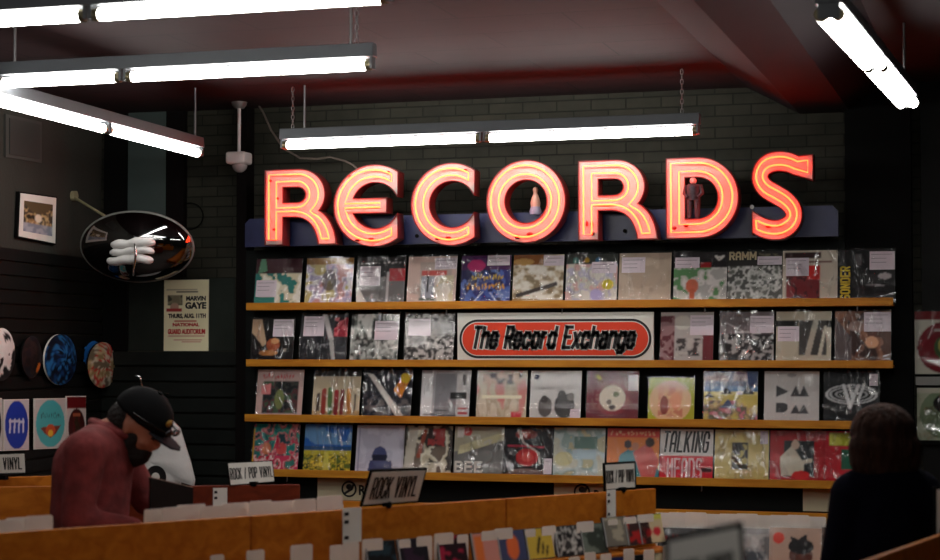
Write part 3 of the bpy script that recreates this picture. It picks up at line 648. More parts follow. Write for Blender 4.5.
ROWS = [
 [(276.5, a_((40, 62, 60)).r(0, .55, 1, 1, (60, 26, 34)).noise(1, 5, [(40, 120, 112), (214, 206, 176), (236, 232, 220)], (0, 0, 1, .7)).r(0, 0, .45, .22, (52, 128, 118)).p([(.1, 1), (.2, 1), (.25, .75), (.05, .7)], (90, 140, 110)), 'record sleeve with teal and white waves under dark red, left end of top ledge', (.03, .22, .47, .56)),
  (327.5, a_((214, 188, 190)).noise(2, 4, [(206, 150, 150), (220, 196, 214), (178, 168, 200), (226, 220, 220), (196, 180, 120)]).r(0, .86, 1, 1, (150, 110, 60)).e(.5, .55, .16, .22, (96, 84, 80), .8), 'pastel flowery record sleeve with brown top strip and blurred dark centre', None),
  (379.5, a_((92, 90, 92)).r(0, 0, 1, .6, (116, 114, 114)).r(0, .6, 1, 1, (34, 32, 34)).r(.66, .52, 1, .76, (170, 34, 44)).p([(0, 0), (.28, 0), (0, .45)], W).r(.62, 0, .66, .7, (190, 186, 186)).marks(.05, .86, .9, .05, (190, 180, 180), seed=70), 'dark grey record sleeve with red corner bar and white wedge, third on top ledge', (.05, .42, .48, .82)),
  (430.5, a_((218, 190, 178)).r(.25, .12, .9, .88, (196, 178, 168)).r(.28, .14, .55, .6, (150, 150, 162)).l(.42, .3, .42, .7, .03, (60, 60, 60)).r(.28, .62, .8, .72, (210, 90, 84)).noise(4, 5, [(218, 206, 170), (232, 224, 210)], (.58, .05, .95, .62)).r(.25, .12, .6, .17, (100, 110, 100)), 'pinkish cream record sleeve with a small faded grey picture', (.55, .74, 1, .97)),
  (484.5, a_((38, 46, 110)).noise(5, 4, [(40, 46, 120), (70, 96, 176), (30, 30, 80)]).r(0, .72, 1, 1, (70, 24, 84)).e(.3, .8, .18, .12, (190, 40, 110)).marks(.2, .5, .66, .15, (232, 190, 40), seed=35).marks(.14, .32, .76, .15, (240, 170, 40), seed=42).l(.2, 0, .45, .28, .02, (200, 210, 240)).l(.8, 0, .6, .26, .02, (200, 210, 240)), 'blue and purple record sleeve with yellow bubble lettering', (.52, .8, .97, 1)),
  (537, a_((214, 204, 178)).noise(6, 8, [(150, 132, 104), (206, 190, 160), (226, 220, 204), (240, 236, 224)], sy=1.4).r(0, .8, .6, 1, (140, 84, 34)).e(.2, .86, .2, .07, (196, 150, 80)).l(.1, .2, .85, .42, .08, (70, 62, 58)).l(0, .12, 1, .1, .03, (160, 120, 60)), 'cream record sleeve with brown top and a dark slanting streak, sixth on top ledge', (.6, .78, 1, .98)),
  (590.5, a_((206, 200, 190)).noise(7, 5, [(214, 176, 170), (208, 206, 192), (190, 186, 206), (226, 222, 212)]).r(0, .8, 1, 1, (54, 62, 56)).e(.18, .88, .05, .06, (60, 130, 120)).e(.4, .88, .05, .05, (190, 150, 50)).e(.62, .88, .05, .05, (60, 110, 150)).e(.82, .4, .12, .1, (220, 206, 60)).e(.6, .2, .12, .12, (176, 170, 214)), 'pale pastel patchwork record sleeve with a dark dotted top strip', (.5, .62, .98, .84)),
  (644, a_((190, 172, 152)).noise(8, 2, [(184, 166, 146), (196, 178, 158)]), 'plain beige record sleeve with one pale sticker at its upper left', (.05, .62, .5, .92)),
  (699.5, a_((190, 190, 180)).r(0, .68, 1, 1, (24, 20, 24)).noise(9, 5, [(96, 150, 96), (206, 206, 196), (232, 230, 226), (190, 190, 186)], (0, 0, 1, .7)).e(.35, .35, .12, .14, (214, 110, 80)).r(.3, .1, .4, .3, (200, 100, 70)).r(.5, .7, .7, .8, (160, 26, 34)).l(.85, .84, .78, .92, .03, W).l(.85, .84, .94, .92, .03, W).l(.78, .92, .85, .9, .03, W).l(.94, .92, .85, .9, .03, W), 'record sleeve with heart outline on black above green and orange streaks', (.02, .7, .48, .9)),
  (754, a_((120, 122, 118)).r(0, .7, 1, 1, (44, 42, 40)).noise(10, 10, [(110, 112, 106), (190, 192, 186), (226, 226, 222), (84, 86, 82)], (0, 0, 1, .72)).marks(.56, .88, .4, .09, (160, 150, 120), seed=28), 'grey wrinkled record sleeve with tan capital lettering across the top', (.55, .74, 1, .9)),
  (809.5, a_((206, 194, 176)).r(.06, 0, .68, .58, (110, 34, 38)).noise(11, 5, [(120, 36, 42), (70, 26, 32), (150, 50, 54)], (.06, 0, .68, .5), sx=2).r(.04, .85, .7, .96, (50, 26, 28)).r(.45, .45, .68, .72, (214, 44, 40)).r(.35, .77, .9, .8, (110, 60, 60)), 'cream record sleeve with a dark red photo, second from the right on top ledge', (.06, .52, .48, .86)),
  (866.5, a_((18, 18, 20)).r(.3, .7, .4, .92, (90, 88, 90)).p([(.5, .3), (.62, .3), (.72, .52), (.5, .56)], (40, 38, 40)).l(.5, .34, .8, .33, .02, (150, 148, 150)).e(.82, .5, .12, .06, (190, 184, 186)), 'black record sleeve with yellow vertical lettering, right end of top ledge', (.55, .62, 1, .96))],
 [(271, a_((24, 22, 24)).p([(0, .98), (.22, .98), (.36, .45), (.28, .38), (0, .7)], (190, 160, 130)).e(.52, .42, .16, .14, (176, 90, 52)).e(.42, .24, .22, .06, (190, 130, 70)).e(.56, .5, .1, .06, (214, 160, 110)).e(.8, .3, .04, .04, (160, 150, 140)), 'black record sleeve with beige cone spilling orange brown, left end of second ledge', (.5, .6, .98, .98)),
  (322, a_((36, 36, 44)).noise(13, 4, [(30, 32, 38), (48, 48, 54)]).marks(.06, .3, .68, .14, (130, 132, 136), seed=42).r(.72, .6, 1, .94, (150, 30, 50)).noise(14, 6, [(150, 30, 50), (206, 90, 100), (40, 20, 30)], (.72, .55, 1, .94)).l(.5, .98, .66, .5, .1, (206, 200, 200)).l(.66, .5, .74, .02, .08, (170, 172, 170)), 'near black record sleeve with grey lettering and red right edge', (.06, .56, .5, .96)),
  (373, a_((96, 98, 96)).noise(15, 8, [(40, 42, 42), (90, 94, 90), (170, 176, 170), (226, 226, 222)], sx=1.3, sy=.6).noise(115, 16, [(60, 62, 60), (190, 194, 188)], (.0, .0, .9, .5), .5), 'black and white streaky record sleeve, third from left on second ledge', (.5, .48, .98, .86)),
  (428, a_((110, 106, 104)).noise(16, 19, [(44, 42, 42), (90, 88, 86), (150, 148, 144), (196, 192, 188)]).r(.5, .5, 1, .95, (62, 60, 60), .5), 'grey crowd photo record sleeve directly left of the orange store sign', (.06, .56, .52, .9)),
  None,
  (686, a_((180, 174, 170)).r(0, 0, .26, .94, (96, 36, 44)).noise(18, 8, [(96, 36, 44), (150, 110, 112)], (0, 0, .26, .94)).r(.8, 0, 1, .56, (110, 30, 40)).noise(19, 9, [(60, 54, 54), (170, 166, 162), (190, 186, 180)], (.3, .16, .8, .5)).e(.42, .8, .16, .14, (206, 200, 190)), 'maroon and grey record sleeve directly right of the orange store sign', (.56, .56, 1, .94)),
  (746, a_((60, 58, 60)).r(0, .56, 1, 1, (120, 110, 112)).noise(20, 16, [(36, 34, 36), (50, 48, 50), (170, 168, 166)], (0, 0, 1, .58)).l(.1, .8, .5, .6, .02, (210, 206, 206)).l(.3, .62, .75, .6, .03, (226, 222, 222)), 'record sleeve, grey above and dark speckled below, second right of the store sign', (.56, .6, 1, .92)),
  (803, a_((196, 188, 166)).r(.0, .8, 1, .84, (24, 24, 24)).r(0, .72, .4, .8, (30, 30, 30)).r(.42, .18, .92, .84, (70, 68, 66)).l(.72, .8, .58, .2, .1, (190, 184, 168)).l(.9, .7, .8, .2, .06, (206, 200, 180)).r(.92, .7, 1, .84, (24, 24, 24)), 'cream record sleeve with a dark picture of legs and black title bar', (.03, .44, .42, .72)),
  (862.5, a_((110, 74, 58)).noise(22, 3, [(64, 44, 40), (120, 80, 62), (150, 104, 80), (90, 62, 52)]).p([(0, 0), (.3, 0), (.3, .5), (0, .9)], (96, 84, 84)).e(.4, .72, .16, .1, (150, 120, 110)).e(.66, .42, .12, .11, (226, 170, 130)), 'brown portrait record sleeve with peach round sticker, right end of second ledge', (.52, .62, 1, .98))],
 [(278, a_((206, 176, 170)).r(.14, .12, .9, .76, (40, 42, 44)).noise(23, 7, [(34, 36, 40), (60, 66, 60), (90, 40, 50), (70, 90, 70)], (.14, .12, .9, .76)).marks(.1, .8, .7, .14, (200, 60, 70), seed=35).p([(.1, .5), (.3, .5), (.3, .72), (.1, .68)], (220, 130, 130)).e(.5, .4, .1, .2, (120, 130, 80)).r(0, 0, 1, .05, (224, 140, 150)), 'pink edged record sleeve with dark collage, left end of third ledge', None),
  (335, a_((206, 190, 160)).r(0, .86, 1, 1, (40, 34, 32)).r(0, 0, 1, .18, (190, 156, 110)).l(.12, .2, .12, .5, .07, (70, 50, 40)).l(.24, .15, .24, .58, .1, (150, 60, 50)).l(.38, .15, .36, .6, .1, (90, 120, 70)).l(.5, .12, .5, .56, .09, (150, 40, 44)).l(.62, .14, .62, .58, .09, (120, 40, 40)).l(.78, .16, .76, .58, .1, (196, 130, 60)).l(.9, .2, .9, .5, .05, (90, 80, 70)), 'cream record sleeve with a row of standing people and dark top strip', None),
  (386, a_((40, 40, 50)).noise(25, 8, [(30, 30, 38), (60, 60, 70), (96, 90, 90)], (0, 0, 1, .5)).p([(.05, .95), (.2, .9), (.85, .1), (.75, .02)], W).p([(.62, .6), (.85, .95), (1, .9), (.78, .45)], (230, 140, 40)).e(.86, .84, .1, .1, (236, 200, 40)), 'dark city record sleeve with white beam and yellow round sticker', None),
  (444, a_((170, 168, 172)).r(.28, .02, .72, .94, (132, 132, 138)).r(.02, .02, .24, .94, (226, 226, 228)).marks(.06, .05, .16, .86, (40, 40, 44), vert=True, seed=35).r(.74, .02, .98, .94, (200, 196, 196)).r(.6, .44, .94, .56, (30, 30, 32)).r(.84, .7, .92, .92, (50, 50, 54)).r(.76, .14, .96, .18, (180, 60, 70)).r(.76, .24, .96, .27, (180, 60, 70)), 'grey record sleeve with black vertical lettering on its white left strip', None),
  (500.5, a_((190, 166, 146)).noise(27, 4, [(206, 130, 120), (200, 186, 160), (186, 166, 140), (214, 200, 176)], sy=.4, sx=2).noise(28, 9, [(60, 44, 44), (190, 150, 120)], (.1, .74, .9, .95)).r(.1, .45, .9, .52, (240, 230, 200)).r(.7, 0, .9, .2, (206, 60, 70)), 'tan and pink streaky record sleeve in the middle of third ledge', None),
  (554.5, a_((206, 204, 202)).e(.12, .88, .06, .06, (50, 54, 80)).marks(.14, .62, .66, .06, (70, 66, 66), seed=63).e(.3, .3, .14, .2, (90, 86, 84)).e(.28, .44, .07, .08, (60, 56, 56)).e(.68, .32, .2, .24, (56, 54, 54)).e(.62, .54, .08, .08, (50, 46, 46)).e(.8, .5, .07, .08, (120, 114, 112)), 'light grey record sleeve with two dark seated figures', (.8, .03, .98, .26)),
  (611.5, a_((110, 28, 44)).e(.5, .48, .34, .34, (140, 50, 60)).noise(31, 10, [(110, 28, 44), (150, 96, 90)], (.1, .25, .9, .8), .5).e(.5, .48, .25, .25, (226, 216, 196)).e(.5, .3, .06, .05, (60, 50, 50)).e(.44, .4, .05, .05, (120, 110, 100)).e(.57, .55, .06, .05, (120, 130, 100)).l(.2, .9, .26, .84, .03, (230, 200, 60)), 'maroon record sleeve with a cream disc crowded with marks', (.8, .62, .98, .92)),
  (670.5, a_((176, 182, 50)).e(.48, .48, .46, .46, (232, 190, 140)).noise(33, 4, [(226, 150, 120), (236, 190, 140), (214, 120, 100)], (.22, .15, .75, .8), .75).e(.35, .4, .09, .2, (150, 70, 60)).e(.6, .5, .12, .2, (236, 160, 120)), 'small lime green record sleeve with a peach round portrait', None),
  (730, a_((206, 186, 90)).r(0, .72, 1, 1, (50, 70, 120)).noise(34, 6, [(60, 80, 130), (150, 130, 150), (90, 60, 90)], (0, .82, .8, 1)).r(0, .55, 1, .62, (220, 206, 130)).r(0, .62, 1, .72, (60, 110, 170)).noise(35, 7, [(210, 190, 96), (190, 160, 110), (110, 110, 90), (206, 120, 130)], (0, 0, 1, .45)).p([(.0, .5), (.1, .62), (.2, .5)], (34, 34, 44)).p([(.3, .56), (.42, .72), (.54, .56)], (34, 34, 44)).p([(.7, .56), (.82, .74), (.95, .56)], (34, 34, 44)).p([(.3, .3), (.45, .48), (.6, .3)], (60, 70, 110)), 'blue and yellow record sleeve with dark pyramids in a desert', (.62, .56, .72, .62)),
  (791, a_((206, 202, 200)).p([(.22, .52), (.22, .74), (.45, .62)], (60, 60, 64)).p([(.48, .54), (.58, .74), (.66, .54)], (60, 60, 64)).p([(.64, .54), (.72, .74), (.82, .54)], (60, 60, 64)).r(.22, .24, .32, .42, (60, 60, 64)).e(.34, .33, .1, .09, (60, 60, 64)).p([(.48, .22), (.58, .4), (.66, .22)], (60, 60, 64)).p([(.64, .22), (.72, .4), (.82, .22)], (60, 60, 64)).e(.5, .93, .08, .04, (160, 156, 156)), 'pale grey record sleeve with two rows of dark triangles', None),
  (851, a_((26, 28, 32)).r(0, 0, 1, 1, (26, 28, 32)).e(.5, .58, .47, .18, (210, 212, 214), 1, .9).e(.5, .58, .4, .14, (190, 192, 194), 1, .88).e(.5, .58, .3, .09, (170, 172, 174), 1, .85).l(.36, .74, .47, .38, .06, (226, 228, 230)).l(.62, .74, .47, .34, .06, (226, 228, 230)).l(.72, .76, .62, .46, .05, (200, 202, 204)).l(.48, .6, .66, .6, .04, (210, 212, 214)).l(.46, .74, .52, .5, .05, (226, 228, 230)), 'black record sleeve with a white winged emblem, right end of third ledge', (.82, .74, .97, .96))],
 [(274, a_((40, 140, 134)).noise(41, 8, [(30, 120, 120), (60, 160, 140), (200, 60, 90), (226, 150, 150), (40, 70, 80)]).noise(42, 9, [(210, 60, 96), (236, 200, 200), (190, 30, 60), (50, 120, 110)], (0, 0, 1, .36)).e(.3, .5, .1, .12, (226, 130, 90)).e(.62, .5, .12, .12, (214, 80, 80)).p([(.45, .5), (.52, .8), (.6, .5)], (196, 40, 70)).r(0, .1, .04, .9, (200, 150, 40)), 'teal and pink crowded record sleeve, left end of lowest ledge', None),
  (326, a_((60, 120, 190)).r(0, .56, 1, .96, (44, 104, 190)).noise(43, 4, [(44, 104, 190), (110, 160, 210)], (0, .6, 1, .96)).r(0, .46, 1, .56, (40, 80, 130)).r(0, 0, 1, .48, (190, 176, 50)).noise(44, 11, [(96, 110, 40), (206, 184, 50), (60, 70, 34), (226, 200, 60)], (0, 0, 1, .4)).l(.8, .6, .7, .9, .03, (196, 206, 220)).p([(.4, 0), (.44, .45), (.52, .45), (.56, 0)], (214, 200, 80)), 'record sleeve with yellow sunflower field under a blue sky', None),
  (378.5, a_((190, 188, 206)).noise(45, 3, [(186, 184, 202), (200, 198, 214)]).p([(.25, 0), (.3, .3), (.75, .3), (.8, 0)], (60, 66, 110)).e(.5, .38, .16, .2, (70, 76, 120)).r(.35, .3, .65, .42, (34, 36, 60)).l(.06, .06, .06, .94, .02, (110, 112, 150)), 'pale lavender record sleeve with a dark blue figure', None),
  (426, a_((150, 140, 122)).noise(46, 4, [(60, 54, 50), (196, 186, 160), (226, 220, 200), (110, 96, 84)]).p([(0, 0), (.2, 0), (.3, .96), (.1, .96)], (196, 190, 176)).l(.44, .9, .32, .4, .08, (150, 70, 50)).noise(47, 9, [(60, 40, 40), (170, 60, 60)], (.5, .6, .85, .95)).marks(.2, .4, .12, .5, (30, 28, 28), vert=True, seed=28), 'wrinkled tan record sleeve with dark red marks behind the ledge sign', None),
  (477.5, a_((120, 120, 118)).p([(0, .5), (1, .9), (1, 1), (0, 1)], (176, 172, 150)).p([(.08, .45), (1, .74), (1, .9), (.1, .62)], (206, 200, 160)).e(.26, .9, .09, .09, (190, 60, 60)).r(.05, .78, .18, .98, W).marks(.6, .64, .36, .14, (200, 200, 200), seed=28), 'grey record sleeve with white block lettering and a red dot', None),
  (527, a_((30, 28, 34)).e(.45, .86, .22, .09, (130, 40, 36)).e(.45, .86, .08, .05, (200, 60, 50)).e(.48, .42, .22, .17, (190, 40, 44)).e(.48, .42, .12, .09, (220, 90, 84)).l(.1, .64, .8, .62, .03, (210, 60, 90)).l(.3, .94, .4, .7, .03, W).l(.4, .7, .72, .5, .03, W).l(.72, .5, .74, .3, .03, W).e(.46, .1, .36, .1, (120, 96, 94)), 'black record sleeve with red lips shapes and white curved line', (.82, .1, .98, .4)),
  (578, a_((176, 190, 178)).noise(49, 3, [(190, 186, 150), (150, 176, 172), (190, 206, 204), (206, 208, 190)]).r(.4, .6, .85, .84, (90, 126, 116)).r(.36, .4, .84, .58, (170, 196, 206)).e(.2, .4, .18, .14, (206, 200, 150)), 'pale green abstract record sleeve below the grey seated figures', None),
  (632, a_((226, 130, 60)).r(0, .84, 1, 1, (214, 70, 54)).marks(.06, .86, .88, .1, (240, 190, 140), seed=42).p([(.15, 0), (.25, .5), (.4, .6), (.9, .5), (1, .2), (1, 0)], (70, 140, 150)).p([(.5, .55), (.8, .74), (1, .4), (.9, 0), (.7, 0)], (214, 96, 90)).e(.4, .7, .07, .08, (60, 50, 54)).e(.54, .66, .07, .08, (196, 130, 100)).e(.82, .74, .09, .09, (60, 44, 34)), 'orange record sleeve with two seated teal and pink people', None),
  (685.5, a_((230, 226, 222)).r(0, 0, 1, .5, (210, 26, 46)).r(.78, .2, .98, .28, (60, 20, 24)), 'white over red record sleeve with tall black lettering on top', None),
  (741, a_((214, 196, 124)).noise(52, 2, [(206, 188, 116), (220, 202, 132)]).r(.32, .26, .62, .76, (30, 30, 28)).noise(53, 12, [(30, 30, 28), (200, 186, 120)], (.34, .28, .6, .74)).r(.34, .28, .6, .36, (60, 58, 40)), 'pale yellow record sleeve with a small black woodcut panel', (.84, .74, .98, .98)),
  (797, a_((176, 18, 32)).r(.25, .15, .8, .82, (34, 40, 44)).p([(.2, .16), (.18, .5), (.4, .72), (.62, .4), (.6, .16)], (214, 206, 186)).e(.46, .74, .07, .09, (214, 190, 170)).l(.5, .4, .74, .45, .07, (206, 196, 176)).e(.56, .18, .16, .08, (206, 40, 40)), 'red record sleeve with white dressed figure on a black square', None),
  (852, a_((190, 24, 40)).r(.08, .74, .98, .96, (176, 180, 40)).noise(55, 9, [(176, 180, 40), (206, 206, 80)], (.08, .74, .98, .96)).r(.3, .3, 1, .66, (24, 96, 70)).p([(.45, .4), (.7, .58), (.9, .4)], (226, 96, 60)), 'red record sleeve with a lime band, beside the dark haired person', None)]]
M_YEL, M_TAN, M_PINK = mat('yellow_ink', (226, 196, 30)), mat('tan_ink', (206, 190, 150)), mat('pink_ink', (236, 176, 182))
TX = {685.5: [('TALKING', .04, .55, .86, .4, M_INK, .12), ('HEADS', .14, .05, .66, .4, M_PINK, .0)], 866.5: [('SONDER', .21, .06, .62, .18, M_YEL, 0., True)], 754: [('RAMM', .03, .82, .5, .16, M_TAN)], 477.5: [('BEE', .03, .1, .56, .22, M_WHITE)]}
for i, row in enumerate(ROWS):
    z = ledz[i][0] + .0165
    for it in row:
        if not it: continue
        px, art, lab, st = it
        x = at(px, 290 + 56 * i, YR + .03).x
        wd = .275 if px == 670.5 else (.29 if px in (271,) else LPW)
        t_ = make_record(x, z, YR + .028, art, lab, st, wd)
        for a_tx in TX.get(px, ()): record_text(t_, *a_tx)

# ============================================================ store sign on the second ledge
zl = ledz[1][0] + .0165; A0, A1 = at(457.5, 340, YR + .03), at(653.5, 340, YR + .03); z1 = at(555, 312.5, YR + .04).z; zv = ledz[1][1] + .002
sg = root('store_sign', 'white sign with orange oval naming the store, on the second ledge', 'sign', (A0.x, YR + .03, zl)); yy = YR + .03
obj('board', MB().bb((A0.x, yy, zl), (A1.x, yy + .02, z1)), M_SIGNW, sg)
cz = (at(555, 320, yy).z + at(555, 357.5, yy).z) / 2; hh = (at(555, 317.5, yy).z - at(555, 358, yy).z) / 2 * .97
def pill(x0, x1, cz, h): return [(x1 - h + h * math.cos(a), cz + h * math.sin(a)) for a in [R(-90 + 6 * i) for i in range(31)]] + [(x0 + h + h * math.cos(a), cz + h * math.sin(a)) for a in [R(90 + 6 * i) for i in range(31)]]
P0, P1 = at(459.5, 338, yy).x, at(651.5, 338, yy).x
for nm, e, m, t_ in (('outline', 0, M_INK, .002), ('white_line', .014, M_SIGNW, .003), ('oval', .019, M_ORANGE, .004)):
    obj(nm, MB().prism(pill(P0 + e, P1 - e, cz, hh - e), (0, yy - t_, 0), (1, 0, 0), (0, 0, 1), (0, t_, 0)), m, sg)
T0, T1 = at(474, 338, yy).x, at(640, 338, yy).x; th = hh * 1.12
T0, T1 = at(471, 338, yy).x, at(642, 338, yy).x; th = hh * 1.18
for nm, grow, m, t_, e_ in (('lettering_outline', .0075, M_SIGNW, .0055, .0035), ('lettering', .0008, M_INK, .0075, .0056)):
    obj(nm, block_text('The Record Exchange', lambda x, y, z, e_=e_: Vector((T0 + x, yy - e_ - z, cz - th * .44 + y)), th, T1 - T0 - .05, .0165, t_ - e_, .2, grow), m, sg)

# ============================================================ left part of the back wall: poster, shirt, hook, mirror
y = YB - .012; c = [at(164, 351, y), at(208.5, 351, y), at(209, 279.5, y), at(165, 279.5, y)]
w_, h_ = c[1].x - c[0].x, c[2].z - c[1].z
a = Art((244, 236, 198), 72, 112)
RD = (190, 30, 34)
a.r(.08, .64, .42, .79, (96, 100, 76)).e(.27, .7, .08, .08, (40, 34, 30)).e(.24, .62, .1, .06, (190, 150, 130)).r(.06, .55, .4, .6, (176, 60, 56)).noise(61, 9, [(96, 100, 76), (60, 56, 50), (170, 160, 130)], (.08, .66, .42, .79), .6)
a.r(.06, .86, .75, .867, (120, 110, 90)).r(.28, .82, .76, .835, (90, 84, 70)).r(.24, .415, .74, .425, RD).r(.1, .205, .92, .213, RD).r(.16, .175, .86, .183, RD).r(.22, .15, .86, .157, RD).r(.4, .125, .84, .132, RD)
po = art_grid(a, w_, h_, back=.008); o = obj('concert_poster', po, [M_ART, M_CREAM]); o.location = ((c[0].x + c[1].x) / 2, y - .004, c[0].z)
tag(o, 'cream concert poster with black and red type on the dark wall', 'poster')
for tx, fx, fy, fw_, fh_, mm_ in (('MARVIN', .5, .705, .44, .065, M_INK), ('GAYE', .48, .59, .47, .095, M_INK), ('THURS, AUG. 11TH', .1, .45, .84, .075, mat('brown_ink', (44, 26, 24))), ('NATIONAL', .2, .345, .6, .05, mat('red_ink', (190, 30, 34))), ('GUARD AUDITORIUM', .09, .235, .84, .075, mat('red_ink'))):
    obj('lettering', text_mesh(tx, (c[0].x + fx * w_, y - .004, c[0].z + fy * h_), (1, 0, 0), (0, 0, 1), fw_ * w_, fh_ * h_, (0, -1, 0), .0015, .05), mm_, o)
for (px, py) in ((176, 204), (201, 217)): pass
# round mirror in front of the corner, on an arm from the left wall
YM = 9.95
mc = at(137, 247, YM); arm0 = atl(72, 196, .003); arm1 = at(108, 218, YM)
mr = root('dome_mirror', 'dark convex dome mirror on an arm in the left corner', 'mirror', mc)
rx = (at(190, 245, YM).x - at(84, 245, YM).x) / 2 * .97; rz = .225
Mm = Matrix.Translation(mc) @ Matrix.Rotation(R(12), 4, 'Z') @ Matrix.Rotation(R(22), 4, 'X')
dv = []; df = []; nr, na = 14, 48
for j in range(nr + 1):
    th = j / nr
    for i in range(na):
        an = 2 * math.pi * i / na
        dv.append(Mm @ Vector((rx * th * math.cos(an), -.20 * math.sqrt(max(0, 1 - th * th * .93)) + .05, rz * th * math.sin(an))))
for j in range(nr):
    for i in range(na): df.append((j * na + i, j * na + (i + 1) % na, (j + 1) * na + (i + 1) % na, (j + 1) * na + i))
mm = MB(); mm.add(dv, df, True)
obj('dome', mm, mat('mirror_dome', (120, 120, 120), .06, 1.0), mr)
rim = [Mm @ Vector((rx * 1.0 * math.cos(2 * math.pi * i / 48), .004, rz * 1.0 * math.sin(2 * math.pi * i / 48))) for i in range(48)]
obj('rim', MB().tube(rim, .009, 8, True), mat('rim_rubber', (110, 110, 106), .4), mr)
bk = MB(); bk.add([p + Vector((0, .012, 0)) for p in rim] + [p + Vector((0, .03, 0)) for p in rim], [tuple(range(48)), tuple(range(95, 47, -1))] + [(i, (i + 1) % 48, 48 + (i + 1) % 48, 48 + i) for i in range(48)])
obj('back_plate', bk, M_BLACK, mr)
obj('arm', MB().tube([arm0, arm1, Mm @ Vector((-rx * .35, .03, rz * .6))], .009, 8), mat('arm_metal', (176, 166, 130), .4, .3), mr)
obj('wall_bracket', MB().tube([arm0, arm0 + LWN * .03], .032, 12), mat('arm_metal', (176, 166, 130)), mr)
wt = at(131, 252, YM - .3); fw = root('added_white_folds', 'added stack of wavy white folds on a chrome hook before the dome mirror', 'white_shape', wt)  # added white folds stand in for a pale shape in the mirror
Mcl = mat('white_cotton', (216, 214, 212), .85, bump=.3, bscale=12)
for k, (cxp, cyp, hw, hh_) in enumerate(((133, 243.5, 22, 5.4), (132, 251.5, 22, 4.6), (130, 260, 23, 5.2))):
    vs = []; fs = []; na_, nb_ = 26, 10; sc2 = .00555
    for i in range(na_ + 1):
        u_ = i / na_ * 2 - 1; env = math.sqrt(max(0.02, 1 - abs(u_) ** 5))
        for j in range(nb_):
            g = 2 * math.pi * j / nb_; p0_ = at(cxp + u_ * hw, cyp - 1.3 * math.sin(u_ * 2.6 + k * .4) - .5 * math.sin(u_ * 9 + 2 * k), YM - .3)
            vs.append(p0_ + Vector((0, .05 * env * math.cos(g), hh_ * sc2 * env * math.sin(g) * (1 + .08 * math.sin(u_ * 7 + k)))))
    for i in range(na_):
        for j in range(nb_): fs.append((i * nb_ + j, i * nb_ + (j + 1) % nb_, (i + 1) * nb_ + (j + 1) % nb_, (i + 1) * nb_ + j))
    m_ = MB(); m_.add(vs, fs, True); m_.add(vs[:nb_], [tuple(range(nb_))]); m_.add(vs[-nb_:], [tuple(range(nb_))]); obj('white_fold', m_, Mcl, fw)
obj('chrome_hook', MB().tube([at(134, 236, YM - .22), at(135, 246, YM - .37), at(136, 254, YM - .38), at(135, 262, YM - .37), at(133, 270, YM - .36), at(133, 276, YM - .36)], .007), mat('chrome', (220, 220, 220), .15, 1), fw)
# hoop hanging on the brick
ho = at(190, 216, YB - .02); hp = [at(190 + 13 * math.cos(g), 216 + 13 * math.sin(g), YB - .02) for g in [R(-110 + 12 * i) for i in range(22)]]
tag(obj('wire_hoop', MB().tube(hp, .0045, 6), M_BLACK), 'black wire loop on the brick right of the dome mirror', 'wire')

# framed photo on the left wall
q = [atl(14, 237.5, .004), atl(53, 245, .004), atl(54, 196.8, .004), atl(16, 191.5, .004)]
fr = root('framed_photo', 'white matted street photo in a thin black frame on the left wall', 'picture', q[0])
cc = sum(q, Vector()) / 4
obj('frame', MB().quadbox(q, LWN * .02), M_BLACK, fr)
qa = [cc + (p - cc) * .94 + LWN * .0205 for p in q]; obj('mat_board', MB().quadbox(qa, LWN * .002), M_WHITE, fr)
ar = Art((110, 96, 70), 34, 34).r(0, 0, 1, .28, (150, 156, 170)).noise(71, 6, [(40, 36, 32), (150, 120, 80), (206, 180, 130), (70, 60, 50)], (0, .28, 1, .8)).r(0, .8, 1, 1, (60, 54, 44)).p([(0, .9), (.3, .65), (.7, .65), (1, .9), (1, 1), (0, 1)], (96, 80, 56)).noise(72, 8, [(120, 126, 140), (170, 172, 180)], (0, 0, 1, .28), .7).e(.5, .48, .12, .14, (226, 214, 190))
pic = art_grid(ar, .68, .70, back=0)
def warp(me, q, f0, f1, g0, g1, off):
    for v in me.vertices:
        u = (v.co.x / .68 + .5); t = v.co.z / .70; u = f0 + (f1 - f0) * u; t = g0 + (g1 - g0) * t
        lo = q[0].lerp(q[1], u); hi = q[3].lerp(q[2], u); v.co = lo.lerp(hi, t) + off
warp(pic, qa, .1, .9, .14, .84, LWN * .003); obj('photograph', pic, M_ART, fr)

